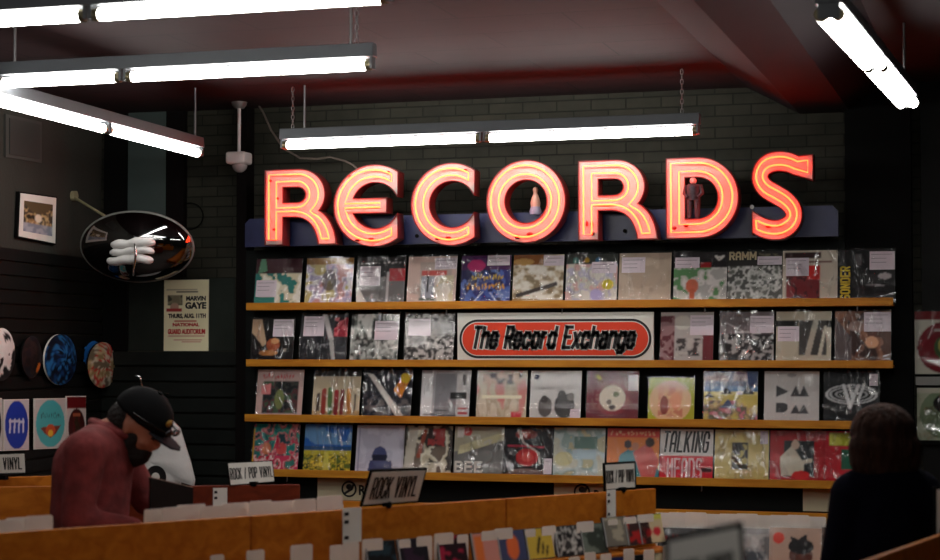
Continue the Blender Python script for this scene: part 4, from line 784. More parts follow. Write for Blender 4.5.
# printed discs hung on the left wall slats
def wall_disc(x0, x1, y0, y1, art, label, off=.06, thick=.012, cls='slipmat', turn=0.0):
    c = atl((x0 + x1) / 2, (y0 + y1) / 2, off); hh = (atl((x0 + x1) / 2, y0, off).z - atl((x0 + x1) / 2, y1, off).z) / 2
    ww = abs((atl(x1, 350, off) - atl(x0, 350, off)).length) / 2
    t = root('round_slipmat', label, 'slipmat', c); n, m = 10, 40; vs = []; fs = []; cols = []
    for j in range(n + 1):
        for i in range(m):
            an = 2 * math.pi * i / m; r_ = j / n; u, v = .5 + .5 * r_ * math.cos(an), .5 + .5 * r_ * math.sin(an)
            vs.append(c - LWD * (ww * r_ * math.cos(an)) + Vector((0, 0, hh * r_ * math.sin(an))) + LWN * (.03 * (1 - r_ * r_)))
            cols.append(art.c[min(art.m - 1, int(v * art.m)), min(art.n - 1, int(u * art.n))])
    for j in range(n):
        for i in range(m): fs.append((j * m + i, j * m + (i + 1) % m, (j + 1) * m + (i + 1) % m, (j + 1) * m + i))
    me = bpy.data.meshes.new('d'); me.from_pydata([tuple(v) for v in vs], [], fs); at_ = me.color_attributes.new('print', 'FLOAT_COLOR', 'POINT')
    for k, cc in enumerate(cols): at_.data[k].color = (*cc, 1)
    for p_ in me.polygons: p_.use_smooth = True
    obj('printed_face', me, M_ART, t)
    rimp = [Vector(vs[n * m + i]) for i in range(m)]
    obj('edge', MB().add(rimp + [p - LWN * thick for p in rimp], [(i, (i + 1) % m, m + (i + 1) % m, m + i) for i in range(m)] + [tuple(range(2 * m - 1, m - 1, -1))]), M_WHITE if 'blue speckled' in label else M_BLACK, t)
    obj('peg', MB().tube([c - LWN * (off - .004), c - LWN * .012], .006), M_STEEL, t)
wall_disc(-12, 15.5, 328, 381, Art((214, 210, 206)).noise(81, 6, [(220, 216, 212), (226, 222, 218), (34, 34, 36)]), 'round white and black patterned slipmat at the left edge')
wall_disc(22, 42, 336, 378, Art((26, 22, 22)).noise(82, 5, [(24, 20, 22), (34, 26, 26), (44, 30, 28), (26, 24, 30)]).e(.7, .25, .12, .12, (190, 110, 40)), 'very dark round slipmat with a small orange mark')
wall_disc(45, 77, 334, 385, Art((16, 40, 80)).noise(83, 9, [(12, 26, 50), (20, 60, 110), (40, 110, 170), (10, 18, 34)]), 'round blue speckled slipmat with a pale edge on the left wall')
wall_disc(83, 104, 340, 372, Art((40, 110, 190)), 'plain bright blue slipmat partly behind the colourful one', off=.02)
wall_disc(88, 118, 342, 388, Art((170, 150, 110)).noise(84, 6, [(150, 130, 90), (196, 180, 140), (190, 40, 40), (206, 200, 180), (110, 100, 80)]), 'round tan, red and white patterned slipmat, rightmost on the left wall', off=.09)

# printed cards on the left wall
def wall_card(q, art, label, off=.03):
    t = root('disc_card', label, 'boxed disc', q[0])
    obj('card', MB().quadbox(q, -LWN * .008), M_WHITE, t)
    me = art_grid(art, .68, .70, back=0); warp(me, q, .02, .98, .02, .98, LWN * .002); obj('printed_front', me, M_ART, t)
    c = (q[0] + q[2]) / 2; obj('peg', MB().tube([c - LWN * (off - .004), c - LWN * .008], .006), M_STEEL, t)
O = .05
def card_q(x0, x1, ya, yb, yc, yd): return [atl(x0, yb, O), atl(x1, yd, O), atl(x1, yc, O), atl(x0, ya, O)]
BL = Art((206, 204, 206)).e(.5, .5, .47, .49, (34, 60, 170)).l(.22, .36, .24, .6, .07, (200, 206, 226)).l(.4, .36, .42, .6, .07, (200, 206, 226)).l(.58, .36, .6, .6, .07, (200, 206, 226)).l(.76, .36, .76, .6, .07, (200, 206, 226)).l(.2, .58, .8, .56, .05, (200, 206, 226))
wall_card(card_q(3.5, 29, 399.5, 451, 399, 450), BL, 'white card with a blue oval and four pale figures on the left wall')
TQ = Art((206, 204, 200)).e(.5, .5, .48, .49, (80, 186, 190)).marks(.18, .6, .66, .14, (50, 100, 110), seed=49).p([(.15, .42), (.85, .46), (.7, .3), (.5, .2), (.3, .3)], (130, 60, 40)).e(.5, .36, .16, .13, (206, 90, 50)).e(.5, .3, .09, .07, (240, 200, 60))
wall_card(card_q(34.5, 65.5, 398.5, 449.5, 398, 448), TQ, 'white card with a turquoise oval and red emblem on the left wall')
RG = Art((206, 200, 196)).r(0, .76, 1, 1, (110, 24, 28)).e(.5, .38, .44, .38, (66, 20, 20)).noise(86, 4, [(90, 26, 26), (50, 40, 24), (60, 60, 30)], (.3, .15, .7, .6), .8).r(.3, .6, .7, .66, (170, 90, 60))
wall_card(card_q(66.5, 86, 396, 447, 396, 446), RG, 'card with a dark red oval under a red header beside the man')
wall_card(card_q(-20, 2, 398, 451, 398, 451), Art((200, 200, 196)).e(.5, .5, .47, .49, (30, 30, 34)), 'white card with a black oval cut by the left edge')

# white shirt with record print, hanging from a chrome arm on the back wall
ys = 10.34
sh = root('white_t_shirt', 'white shirt with a black record print hanging behind the capped man', 'shirt', at(150, 480, ys))
out = [(118, 505), (112, 470), (106, 452), (112, 430), (130, 420), (146, 414), (168, 417), (179, 428), (185, 447), (190, 463), (194, 480), (193, 486), (180, 482), (178, 505)]
n = len(out); m = MB(); pts = []
def gr(px, py): 
    p = at(px, py, ys); return p
fv = [gr(x, y) for x, y in out]; cen = gr(150, 460)
rings = []
for k in range(6):
    f_ = 1 - k / 6; rings.append([Vector((cen.x + (p.x - cen.x) * f_, ys - .045 * math.sqrt(1 - f_ ** 2) - .008 * math.sin(i * 2.1) * f_ * (1 - f_) * 4, cen.z + (p.z - cen.z) * f_)) for i, p in enumerate(fv)])
vs = [p for g in rings for p in g] + [Vector((cen.x, ys - .045, cen.z))]
fs = [(k * n + i, k * n + (i + 1) % n, (k + 1) * n + (i + 1) % n, (k + 1) * n + i) for k in range(5) for i in range(n)] + [(5 * n + i, 5 * n + (i + 1) % n, 6 * n) for i in range(n)]
m.add(vs, fs, True); m.add([p + Vector((0, .02, 0)) for p in fv], [tuple(range(n))]); m.add(fv + [p + Vector((0, .02, 0)) for p in fv], [(i, (i + 1) % n, n + (i + 1) % n, n + i) for i in range(n)])
obj('fabric', m, mat('white_cotton', (216, 214, 212), .85, bump=.3, bscale=12), sh)
dc = at(156, 477, ys - .06); pr_ = MB().tube([dc, dc + Vector((0, -.004, 0))], .072, 28); o = obj('record_print', pr_, M_INK, sh); o2 = obj('print_label', MB().tube([dc + Vector((0, -.004, 0)), dc + Vector((0, -.007, 0))], .028, 20), M_WHITE, o)
hk = at(141, 384, ys - .06)
tag(obj('chrome_hook', MB().tube([(hk.x + .06, YB - .036, at(143, 394, ys).z), (hk.x + .02, ys, at(143, 392, ys).z), at(143, 390, ys - .06), at(140, 377, ys - .1), at(136, 375.5, ys - .1)], .007), mat('chrome', (220, 220, 220), .15, 1)), 'chrome display hook on the wall above the cap', 'hook')

# cream header cards under the lowest ledge
yy = YB - .14
def header(x0, x1, y0, y1, txt, label, emblem=None):
    a, b = at(x0, y1, yy), at(x1, y0, yy); t = root('header_card', label, 'sign card', (a.x, yy, a.z))
    obj('card', MB().bb((a.x, yy, a.z), (b.x, yy + .008, b.z)), M_CREAM, t)
    if emblem:
        e = at(emblem[0], emblem[1], yy - .002); em = MB(); rr = emblem[2]
        em.tube([e + Vector((rr * math.cos(g), 0, rr * math.sin(g))) for g in [R(20 * i) for i in range(18)]], .006, 6, True)
        em.ell(e + Vector((0, 0, rr * .3)), (rr * .45, .004, rr * .4)); em.tube([e + Vector((-rr * .6, 0, -rr * .6)), e + Vector((rr * .4, 0, 0)), e + Vector((rr * .7, 0, rr * .8))], .008, 6)
        obj('emblem', em, M_INK, t)
    if txt:
        p0 = at(txt[1], txt[3], yy); p1 = at(txt[2], txt[4], yy); obj('lettering', text_mesh(txt[0], (p0.x, yy, p0.z), (1, 0, 0), (0, 0, 1), p1.x - p0.x, p1.z - p0.z, (0, -1, 0), .003, .03), M_INK, t)
header(317.5, 372, 479, 499.5, ('R', 359, 366, 495, 485), 'cream card with round black emblem under lowest ledge, left part', (349, 489, .045))
header(554, 608, 484, 505, ('R', 594, 601, 500, 490), 'cream card under the lowest ledge, half hidden by the bin boards', (582, 492, .045))
header(803, 848, 490, 511, None, 'blank cream card under the lowest ledge beside the dark haired person')

# records on the far right rack
yy = YB - .075
rr = Art((206, 204, 190)).r(0, .86, 1, 1, (120, 24, 30)).e(.5, .42, .46, .42, (120, 22, 34)).e(.5, .42, .2, .2, (60, 90, 50)).e(.46, .46, .1, .12, (190, 176, 90)).r(.3, .68, .6, .72, (200, 196, 190))
rx_ = at(916.5, 374, yy).x; make_record(rx_ + .17, at(918, 374, yy).z, yy - .01, rr, 'red disc picture sleeve at the right edge, upper one', None, .36, tilt=0)
rr = Art((176, 184, 160)).e(.55, .5, .5, .48, (120, 140, 110)).e(.6, .7, .3, .2, (30, 30, 30)).e(.75, .45, .2, .25, (40, 40, 40)).r(0, .9, 1, 1, (196, 196, 180))
make_record(rx_ + .15, at(918, 440, yy).z, yy - .01, rr, 'pale green sleeve with dark figure at the right edge, lower one', None, .3, tilt=0)
a, b = at(916, 385, yy), at(916, 376, yy); tag(obj('rack_strip', MB().bb((a.x, yy - .03, a.z), (a.x + .5, yy + .012, b.z - .004)), mat('silver_strip', (150, 150, 146), .3, .6)), 'silver rack strip between the two sleeves at the right edge', 'rack')
a, b = at(916, 441, yy), at(916, 444, yy); tag(obj('rack_strip', MB().bb((a.x, yy - .03, b.z), (a.x + .5, yy + .012, a.z)), M_BLACK), 'thin black rack strip under the pale green sleeve at the right edge', 'rack')

# ============================================================ BINS
ZP = 1.05
UP = Vector((0, 0, 1))
def bin_unit(P, Q, nrm, label, depth=.42, back=.02, zt=ZP, body_z=.62, m=None, name='record_bin', group=None):
    """P,Q floor points of the back board, nrm towards the browsing side"""
    m = m or M_BINWOOD
    P, Q = Vector((P.x, P.y, 0)), Vector((Q.x, Q.y, 0)); d = (Q - P).normalized(); n = nrm
    t = root(name, label, 'record bin', P, (0, 0, 0), group)
    o = obj('back_board', MB().quadbox([P + UP * .02, Q + UP * .02, Q + UP * zt, P + UP * zt], -n * back), m, t); bevel(o, .003)
    bd = MB(); a, b = P + n * .002 + UP * .0, Q + n * .002
    bd.quadbox([a, b, b + n * depth, a + n * depth], UP * body_z); obj('cabinet', bd, m, t)
    fb = MB(); a, b = P + n * (depth + .002), Q + n * (depth + .002); fb.quadbox([a + UP * .3, b + UP * .3, b + UP * (body_z + .09), a + UP * (body_z + .09)], n * .018); obj('front_board', fb, m, t)
    for e, s in ((P, 1), (Q, -1)):
        a = e + d * s * .002 + n * .002; sd = MB()
        sd.add([a + UP * body_z, a + n * (depth - .002) + UP * body_z, a + n * (depth - .002) + UP * (body_z + .08), a + UP * (body_z + .16)] + [p + d * s * .014 for p in (a + UP * body_z, a + n * (depth - .002) + UP * body_z, a + n * (depth - .002) + UP * (body_z + .08), a + UP * (body_z + .16))], [(0, 1, 2, 3), (7, 6, 5, 4), (0, 4, 5, 1), (1, 5, 6, 2), (2, 6, 7, 3), (3, 7, 4, 0)])
        obj('side_board', sd, m, t)
    return t
IP = [((-25, 0), (250.5, 0)), ((252, 0), (351, 0)), ((352.5, 0), (505.5, 0)), ((507, 0), (610, 0)), ((611.5, 0), (656, 0))]
IL = ['wide wooden record bin in the foreground below the man', 'narrow wooden record bin right of the man, before the card of prices', 'wooden record bin carrying the large rock vinyl sign', 'wooden record bin with yellow disc case below it', 'wooden record bin at the right end of the front row']
ends = []
LP0, LQ0 = atz(-25, 534.7, ZP), atz(656, 488.5, ZP); LD = (LQ0 - LP0).normalized()
def on_line(px):
    d_ = ray(px, 500); a11, a12, b1, b2 = d_.x, -LD.x, LP0.x, LP0.y; det = d_.x * -LD.y + LD.x * d_.y
    k_ = (d_.x * LP0.y - d_.y * LP0.x) / (LD.x * d_.y - LD.y * d_.x); return LP0 + LD * k_
for (p, q), lab in zip(IP, IL):
    P, Q = on_line(p[0]), on_line(q[0]); d = LD.copy(); n = Vector((d.y, -d.x, 0)); ends.append((P, Q, d, n))
    bin_unit(P, Q, n, lab, depth=.5, body_z=.58)
ISP, ISQ = ends[0][0], ends[-1][1]; ISD = (ISQ - ISP); ISD.z = 0; ISD.normalize(); ISN = Vector((ISD.y, -ISD.x, 0))
def seg_at(px, off, z):
    """point of the island above image column px, off in front of the boards"""
    best = None
    for P, Q, d, n in ends:
        for kk in range(41):
            c = P + (Q - P) * (kk / 40) + n * off; c.z = z
            v = c - C0; x = 470 + FPX * v.dot(CR) / v.dot(CF)
            if best is None or abs(x - px) < best[0]: best = (abs(x - px), c, d, n)
    return best[1], best[2], best[3]

# cases of the first tier, in front of the boards
def case_art(k, cols, seed): return Art(cols[0], 22).noise(seed, 4, cols)
CDS = [(384, (26, 24, 26), (40, 60, 70), 'black disc case with dark teal print, left part of the disc row'), (416, (34, 30, 38), (60, 40, 60), 'black disc case with purple tint, second in the disc row'), (455, (40, 22, 28), (180, 40, 70), 'dark disc case with crimson print below the large sign'),
       (489, (206, 140, 130), (226, 120, 60), 'salmon and orange disc case'), (516, (70, 76, 110), (226, 110, 60), 'blue disc case with an orange flame shape'), (543, (206, 176, 70), (40, 34, 30), 'yellow disc case with black brush marks'),
       (570, (190, 184, 170), (44, 40, 44), 'white and black disc case right of the yellow one'), (596, (60, 66, 60), (110, 120, 110), 'dark green disc case'), (620, (120, 114, 104), (170, 160, 140), 'grey brown disc case'), (640, (60, 40, 40), (170, 40, 40), 'dark disc case with red print near the end of the row'), (654, (206, 186, 150), (206, 50, 60), 'cream disc case with red dots, last of the row')]
Z1 = .81
tray = []
for k, (px, c0, c1, lab) in enumerate(CDS):
    P, d, n = seg_at(px, .10, Z1); rz = math.atan2(d.y, d.x)
    a = Art(c0, 22)
    if 'yellow' in lab and 'right' not in lab: a.l(.35, .2, .5, .7, .1, c1).l(.55, .15, .62, .5, .08, c1).l(.7, .1, .78, .4, .07, c1)
    elif 'flame' in lab: a.e(.5, .45, .24, .42, c1)
    elif 'salmon' in lab: a.r(.05, .0, .35, .9, c1)
    elif 'red dots' in lab: a.e(.3, .4, .18, .16, c1).e(.7, .4, .18, .16, c1).r(0, .8, 1, 1, (200, 196, 90))
    elif 'white and black' in lab: a.noise(k + 90, 3, [(60, 56, 56), (200, 196, 190), (34, 32, 34)], sx=2)
    else: a.noise(k + 90, 3, [c0, c0, c1])
    z = Z1 + (.02 if px > 600 else 0); w_ = .142; t = root('compact_disc_case', lab, 'disc case', (P.x, P.y, z), (R(-14), 0, rz))
    obj('insert', art_grid(a, w_ * .93, .119, fn=lambda x, zz: Vector((x + .004, 0, zz + .003)), back=0), M_ART, t, True)
    cs = MB(); cs.bb((-w_ / 2, .001, 0), (w_ / 2, .01, .125)); obj('case', cs, M_BSPINE, t, True)
    sp = MB(); sp.bb((-w_ / 2, -.002, 0), (-w_ / 2 + .007, .001, .125)); obj('hinge_strip', sp, mat('clear_grey', (150, 150, 150), .3), t, True)
# stepped riser the cases stand on: part of the bins
for i, (P, Q, d, n) in enumerate(ends):
    P0 = Vector((P.x, P.y, 0)); Q0 = Vector((Q.x, Q.y, 0)); rs = MB(); a, b = P0 + n * .02 + d * .02, Q0 + n * .02 - d * .02
    rs.quadbox([a + UP * .585, b + UP * .585, b + n * .14 + UP * .585, a + n * .14 + UP * .585], UP * (Z1 - .588))
    o = obj('disc_riser', rs, M_BINWOOD)
    adopt(o, [x for x in col.objects if x.name.startswith('record_bin') and x.get('label') == IL[i]][0])
# second tier, lower and nearer
CD2 = [(598, (190, 186, 180), 'pale disc case of the lower disc row'), (622, (40, 46, 96), 'dark blue disc case of the lower disc row'), (644, (24, 24, 26), 'black disc case of the lower disc row'), (664, (190, 180, 150), 'cream disc case, right end of the lower disc row')]
for k, (px, c0, lab) in enumerate(CD2):
    P, d, n = seg_at(px, .28, .72); rz = math.atan2(d.y, d.x); t = root('compact_disc_case', lab, 'disc case', (P.x, P.y, .69), (R(-14), 0, rz)); w_ = .142
    obj('insert', art_grid(Art(c0, 18).noise(k + 120, 3, [c0, tuple(int(v * .6) for v in c0)]), w_ * .93, .119, fn=lambda x, zz: Vector((x + .004, 0, zz + .003)), back=0), M_ART, t, True)
    obj('case', MB().bb((-w_ / 2, .001, 0), (w_ / 2, .01, .125)), M_BSPINE, t, True)
# white divider cards
M_DIV = mat('divider_plastic', (236, 226, 216), .5, var=.06)
def divider(P, d, n, w, h, drop, label, lean=.0, group='white divider cards', slant=None):
    m = MB(); p = P - d * w / 2; r_ = .25
    prof = [(0, -drop), (w, -drop), (w, h - .006), (w - .006, h), (.006, h), (0, h - .006)]
    m.prism(prof, p, d, (UP + (-n) * lean).normalized(), n * .003)
    o = obj('divider_card', m, M_DIV); tag(o, label, 'divider', group); return o
DV = [(217, 0, .03), (255, 12, .04), (300, 14, .03), (335, 10, .02), (351, 2, .04), (373, 0, .05), (404, 0, .04), (425, 0, .04), (442, 0, .05), (461, 0, .04), (487, 0, .05), (502, 0, .04), (530, 3, .05), (548, 0, .05), (584, 0, .04), (612, 0, .05), (630, 0, .04), (645, 0, .04)]
nm = {217: 'below the left corner of the board', 255: 'by the second bin', 300: 'in the second bin, middle', 335: 'in the second bin, right', 351: 'under the price card'}
for i, (px, ex, hh) in enumerate(DV):
    P, d, n = seg_at(px, .075, (.908 + (i % 3) * .006 + (.01 if px > 600 else 0))); 
    lab = 'white divider card standing among the disc cases of the front bins'
    divider(P, d, n, .055 + .02 * ((i * 7) % 3), .022, .10, lab, group='white divider cards in the disc row')
for i, px in enumerate((575, 590, 606, 628, 648, 668)):
    P, d, n = seg_at(px, .26, .815 + (i % 2) * .012); divider(P, d, n, .06, .015, .1, 'white divider card standing in the lower disc row', group='white divider cards in the lower disc row')
# record row behind the boards (browsing side of the man)
for i, px in enumerate((2, 22, 42, 162, 178, 192, 212, 236, 262, 284, 306, 330)):
    P, d, n = seg_at(px, -.13 - (i % 2) * .02, 1.066 + (i % 3) * .004 - (.0 if px < 100 else -.004)); divider(P, d, -n, .10 + (i % 2) * .02, .012, .12, 'white divider card just showing above the front wooden boards', group='white divider cards behind the front boards')
Pb, Qb = ISP - ISN * .06, atz(345, 511, ZP) - ISN * .06
P, Q = Vector((ISP.x, ISP.y, 0)) - ISN * .05 + ISD * .05, Vector((Qb.x, Qb.y, 0)) - ISN * .02
tr = root('record_bin', 'low record bin behind the front boards, holding white divider cards', 'record bin', P)
obj('cabinet', MB().quadbox([P, Q, Q - ISN * .3, P - ISN * .3], UP * .93), M_BINWOOD, tr)

# price cards hung on the boards
def pricecard(P, d, n, w, h, label):
    t = root('price_card', label, 'price card', P)
    a = P - d * w / 2; obj('card', MB().quadbox([a - UP * h, a + d * w - UP * h, a + d * w, a], n * .004), M_WHITE, t)
    for f in (.12, .35, .8):
        mk = MB(); mk.quadbox([a + n * .0045 + d * w * .08 - UP * (h * (f + .1)), a + n * .0045 + d * w * .3 - UP * (h * (f + .1)), a + n * .0045 + d * w * .3 - UP * h * f, a + n * .0045 + d * w * .08 - UP * h * f], n * .001)
        obj('black_mark', mk, M_INK, t)
P, d, n = seg_at(352, .02, ZP + .008); pricecard(P, d, n, .085, .13, 'white price card on the boards left of the large rock vinyl sign')
P, d, n = seg_at(610, .02, ZP + .01); pricecard(P, d, n, .05, .12, 'narrow white price card on the boards under the small right sign')

# further bins behind
def far_bin(p, q, label, m, depth=.3, zt=ZP):
    P, Q = atz(p[0], p[1], zt), atz(q[0], q[1], zt); d = (Q - P); d.z = 0; d.normalize(); n = Vector((d.y, -d.x, 0))
    return P, Q, d, n, bin_unit(P, Q, n, label, depth=depth, m=m, zt=zt, body_z=.62)
PB, QB, dB, nB, _ = far_bin((70, 487.5), (300, 484.5), 'record bin behind the man, wood coloured dark for shade', M_SHADEWOOD)
far_bin((-40, 487.5), (66, 486), 'wooden record bin at the left edge behind the man', M_BINWOOD)
far_bin((-40, 478.5), (62, 475.5), 'second wooden record bin at the left edge, deeper in the shop', M_BINWOOD, depth=.25)
v_ = ray(219, 488); s_ = None
Pc = PB + (QB - PB) * ((219 - 70) / 230.) + nB * .003
pricecard(Vector((Pc.x, Pc.y, ZP - .01)), dB, nB, .062, .11, 'white price card on the shade-coloured board')

# signs in black holders
def holder_sign(tl, tr, br, bl, Z, txt, label, stem_to, fr=.009, margin=.12, th=.5, tb=None, wt_=.15):
    tb = (1 - th) / 2 if tb is None else tb
    """corners given on a plane at depth Z (or four depths)"""
    Zs = Z if isinstance(Z, (list, tuple)) else [Z] * 4
    c = [atd(*p, z) for p, z in zip((tl, tr, br, bl), Zs)]; n0_ = (c[1] - c[0]).cross(c[3] - c[0]); r3_ = ray(*br); c[2] = C0 + r3_ * ((c[0] - C0).dot(n0_) / r3_.dot(n0_)); u = (c[1] - c[0] + c[2] - c[3]) / 2; v = (c[0] - c[3] + c[1] - c[2]) / 2; nn = u.cross(v).normalized()
    t = root('bin_sign', label, 'sign', stem_to)
    q = [c[3], c[2], c[1], c[0]]
    obj('frame', MB().quadbox(q, -nn * .008), M_BLACK, t)
    cen = sum(q, Vector()) / 4; fw, fh = fr / u.length * 2, fr / v.length * 2
    def pt(a, b): return c[3] + (c[2] - c[3]) * a + ((c[0] + (c[1] - c[0]) * a) - (c[3] + (c[2] - c[3]) * a)) * b
    q2 = [pt(fw / 2, fh / 2), pt(1 - fw / 2, fh / 2), pt(1 - fw / 2, 1 - fh / 2), pt(fw / 2, 1 - fh / 2)]
    obj('card', MB().quadbox([p + nn * .0005 for p in q2], nn * .0015), M_WHITE, t)
    o = pt(margin, (1 - th) / 2); W_, H_ = u.length * (1 - 2 * margin), v.length * th
    if txt:
        Wf, Hf = u.length * (1 - 2 * margin), v.length * th
        obj('lettering', block_text(txt, lambda x, y, z: pt(margin + x / u.length, tb + y / v.length) + nn * (.0024 + z), Hf, Wf, Hf * wt_, .001), M_INK, t)
    mid = (c[2] + c[3]) / 2 - nn * .004; 
    obj('stem', MB().tube([mid + (c[0] - c[3]) * .05, Vector(stem_to)], .007, 8), M_BLACK, t)
    obj('clip', MB().box(Vector(stem_to) + Vector((0, 0, .0)), (.03, .03, .02)), M_BLACK, t)
def board_top(px):
    P, d, n = seg_at(px, 0, ZP); return P - n * .01
def depth(p): return (p - C0).dot(CF)
b = board_top(388); Zs = depth(b)
holder_sign((371, 470), (427.5, 468), (418.5, 502.5), (360.5, 507), [Zs - .07, Zs + .12, Zs + .12, Zs - .04], 'ROCK VINYL', 'large black framed rock vinyl sign leaning on the front boards', b + UP * .004, margin=.1, th=.6)
b = board_top(624); Zs = depth(b)
holder_sign((603.5, 463), (635.5, 461), (636.5, 489), (604.5, 491.5), [Zs - .05, Zs + .05, Zs + .05, Zs - .05], 'ROCK / POP VINYL', 'small rock and pop vinyl sign above the right end of the front boards', b + UP * .004, margin=.05, th=.46)
bb = PB + (QB - PB) * ((253 - 70) / 230.); bb = Vector((bb.x, bb.y, ZP + .004)) - nB * .01; Zs = depth(bb)
holder_sign((227, 462.5), (272.5, 460.5), (275, 482), (230, 486), [Zs - .02, Zs + .08, Zs + .06, Zs - .04], 'ROCK / POP VINYL', 'small rock and pop vinyl sign on the shade-coloured bin', bb, fr=.004, margin=.03, th=.5)
P_, Q_ = atz(-10, 478, ZP), atz(30, 477, ZP); bb = atz(4, 477.6, ZP + .004); Zs = depth(bb)
holder_sign((-44, 455), (25, 453), (26, 473), (-44, 475), Zs, 'ELECTRONIC VINYL', 'white vinyl sign cut by the left edge, above the wooden bins', bb, fr=.003, margin=.05, th=.62)

# wall bins under the ledges with upright records
yw = 9.72; zw = H + (at(820, 514, 9.9).z - H)
L_, R_ = at(300, 505, yw).x, 0.0
wb = root('wall_bin', 'long wooden record bin against the back wall under the ledges', 'record bin', (L_, yw, 0))
zt2 = at(750, 511.5, 10.0).z
obj('cabinet', MB().bb((L_, yw - .32, 0), (R_, YB - .14, .42)), M_BINWOOD, wb)
obj('top_board', MB().bb((L_, 9.985, zt2 - .05), (R_, 10.02, zt2)), M_WOOD, wb)
obj('back_panel', MB().bb((L_, 10.02, .42), (R_, 10.06, zt2 - .052)), M_BINWOOD, wb)
obj('front_panel', MB().bb((L_, yw - .34, .1), (R_, yw - .322, .5)), M_BINWOOD, wb)
dv_z = at(740, 515, 9.95).z
for i, px in enumerate(range(310, 352, 14)):
    p = at(px, 505, 9.95); divider(Vector((p.x, 9.95, dv_z - .01)), Vector((1, 0, 0)), Vector((0, -1, 0)), .07, .012, .15, 'white divider card in the wall bin left of the large sign', group='white divider cards in the wall bin, left')
for i, px in enumerate(range(662, 832, 17)):
    p = at(px, 515, 9.95 - .03 * (i % 3)); divider(Vector((p.x, p.y, dv_z - .01 + (i % 3) * .006)), Vector((1, 0, 0)), Vector((0, -1, 0)), .12, .012, .2, 'white divider card above the records of the wall bin', group='white divider cards in the wall bin')
WR = [(684, Art((30, 28, 30)).marks(.1, .72, .8, .18, (180, 30, 40), seed=35), 'black record with red lettering in the wall bin behind the blurred sign'),
      (742, Art((150, 150, 150)).e(.6, .7, .2, .16, (206, 206, 206)).r(.3, .3, .9, .6, (90, 104, 116)).noise(131, 5, [(60, 62, 66), (150, 150, 150), (206, 206, 204)], (0, 0, 1, .9), .6), 'grey cloudy photo record in the wall bin'),
      (797, Art((196, 168, 150)).p([(.3, .0), (.35, .35), (.6, .5), (.95, .3), (1, 0)], (24, 22, 24)).e(.55, .52, .2, .2, (96, 56, 48)).e(.55, .68, .22, .13, (24, 22, 26)).p([(.4, .72), (.36, .86), (.5, .8), (.64, .9), (.66, .74)], (24, 22, 26)).l(.1, .2, .3, .06, .05, (70, 40, 36)).l(.2, .3, .36, .1, .05, (70, 40, 36)).e(.16, .82, .1, .1, (226, 60, 40)), 'tan record with dark capped figure and orange dot in the wall bin'),
      (850, Art((110, 90, 80)).noise(133, 3, [(90, 70, 60), (130, 110, 96)]), 'brown record in the wall bin behind the dark haired person')]
for px, art, lab in WR:
    p = at(px, 527, 9.80); make_record(p.x, p.z - .315, 9.8, art, lab, None, .315, tilt=-12)
# near right: wooden board, sign at the edge, blurred front sign
P, Q = atz(868, 561, ZP), atz(944, 534, ZP); d = (Q - P); d.z = 0; d.normalize(); n = Vector((d.y, -d.x, 0)); P = P - d * .35; Q = Q + d * .25
bin_unit(P, Q, n, 'wooden record bin at the lower right corner before the dark haired person', depth=.35)
b = Vector((Q.x, Q.y, ZP + .004)) - n * .01 - d * .2; Zs = depth(b)
holder_sign((934, 487), (1000, 480), (1000, 528), (934, 540), Zs, '', 'black framed white sign cut by the right edge above the corner bin', b, margin=.15, th=.5)
fb = atd(700, 640, 3.3); P = Vector((fb.x - .5, fb.y - .05, 0)); Q = Vector((fb.x + .5, fb.y + .25, 0)); d = (Q - P).normalized(); n = Vector((d.y, -d.x, 0))
bin_unit(P, Q, n, 'wooden record bin in the near foreground holding the blurred sign', depth=.4, zt=.98)
fc = Vector((fb.x, fb.y, .985)); ff = P + (Q - P) * .5 - n * .01
holder_sign((664, 538), (743, 521.5), (748, 583), (664, 600), 3.3, 'ROCK VINYL', 'blurred black framed sign at the bottom, nearest the camera', (ff.x, ff.y, .984), fr=.009, margin=.1, th=.34, tb=.24)

# ============================================================ PEOPLE
def skin(name, verts, edges, rad, rootv=0, sub=1):
    """tapered limb volumes along the joints, fused into one surface by remeshed()"""
    m = MB()
    rr_ = [(r_, r_) if not isinstance(r_, tuple) else r_ for r_ in rad]
    for i, p in enumerate(verts): m.ell(p, (rr_[i][0], rr_[i][1], rr_[i][0]), nu=16, nv=10)
    for a, b in edges:
        A, B = Vector(verts[a]), Vector(verts[b]); L = (B - A).length
        k = max(3, int(L / .02))
        for q in range(1, k):
            f = q / k; f2 = f * f * (3 - 2 * f) if name == 'x' else f
            m.ell(A.lerp(B, f), (rr_[a][0] * (1 - f2) + rr_[b][0] * f2, rr_[a][1] * (1 - f2) + rr_[b][1] * f2, rr_[a][0] * (1 - f2) + rr_[b][0] * f2), nu=14, nv=8)
    return (m.v, m.f)
def chainset(chains):
    verts, rad, edges, idx = [], [], [], {}
    for ch in chains:
        prev = None
        for key, p, r_ in ch:
            if key not in idx: idx[key] = len(verts); verts.append(p); rad.append(r_)
            if prev is not None and prev != idx[key]: edges.append((prev, idx[key]))
            prev = idx[key]
    return verts, edges, rad
def remeshed(name, parts, voxel, mt, parent, smooth=4):
    m = MB()
    for v, f in parts: m.add(v, f, True)
    o = obj(name + '_tmp', m, []); r_ = o.modifiers.new('r', 'REMESH'); r_.mode = 'VOXEL'; r_.voxel_size = voxel; r_.use_smooth_shade = True
    s_ = o.modifiers.new('s', 'SMOOTH'); s_.iterations = smooth; s_.factor = .5
    dg = bpy.context.evaluated_depsgraph_get(); dg.update(); me = bpy.data.meshes.new_from_object(o.evaluated_get(dg)); bpy.data.objects.remove(o)
    me.name = name
    for p in me.polygons: p.use_smooth = True
    return obj(name, me, mt, parent, True)
def mbp(m): return (m.v, m.f)
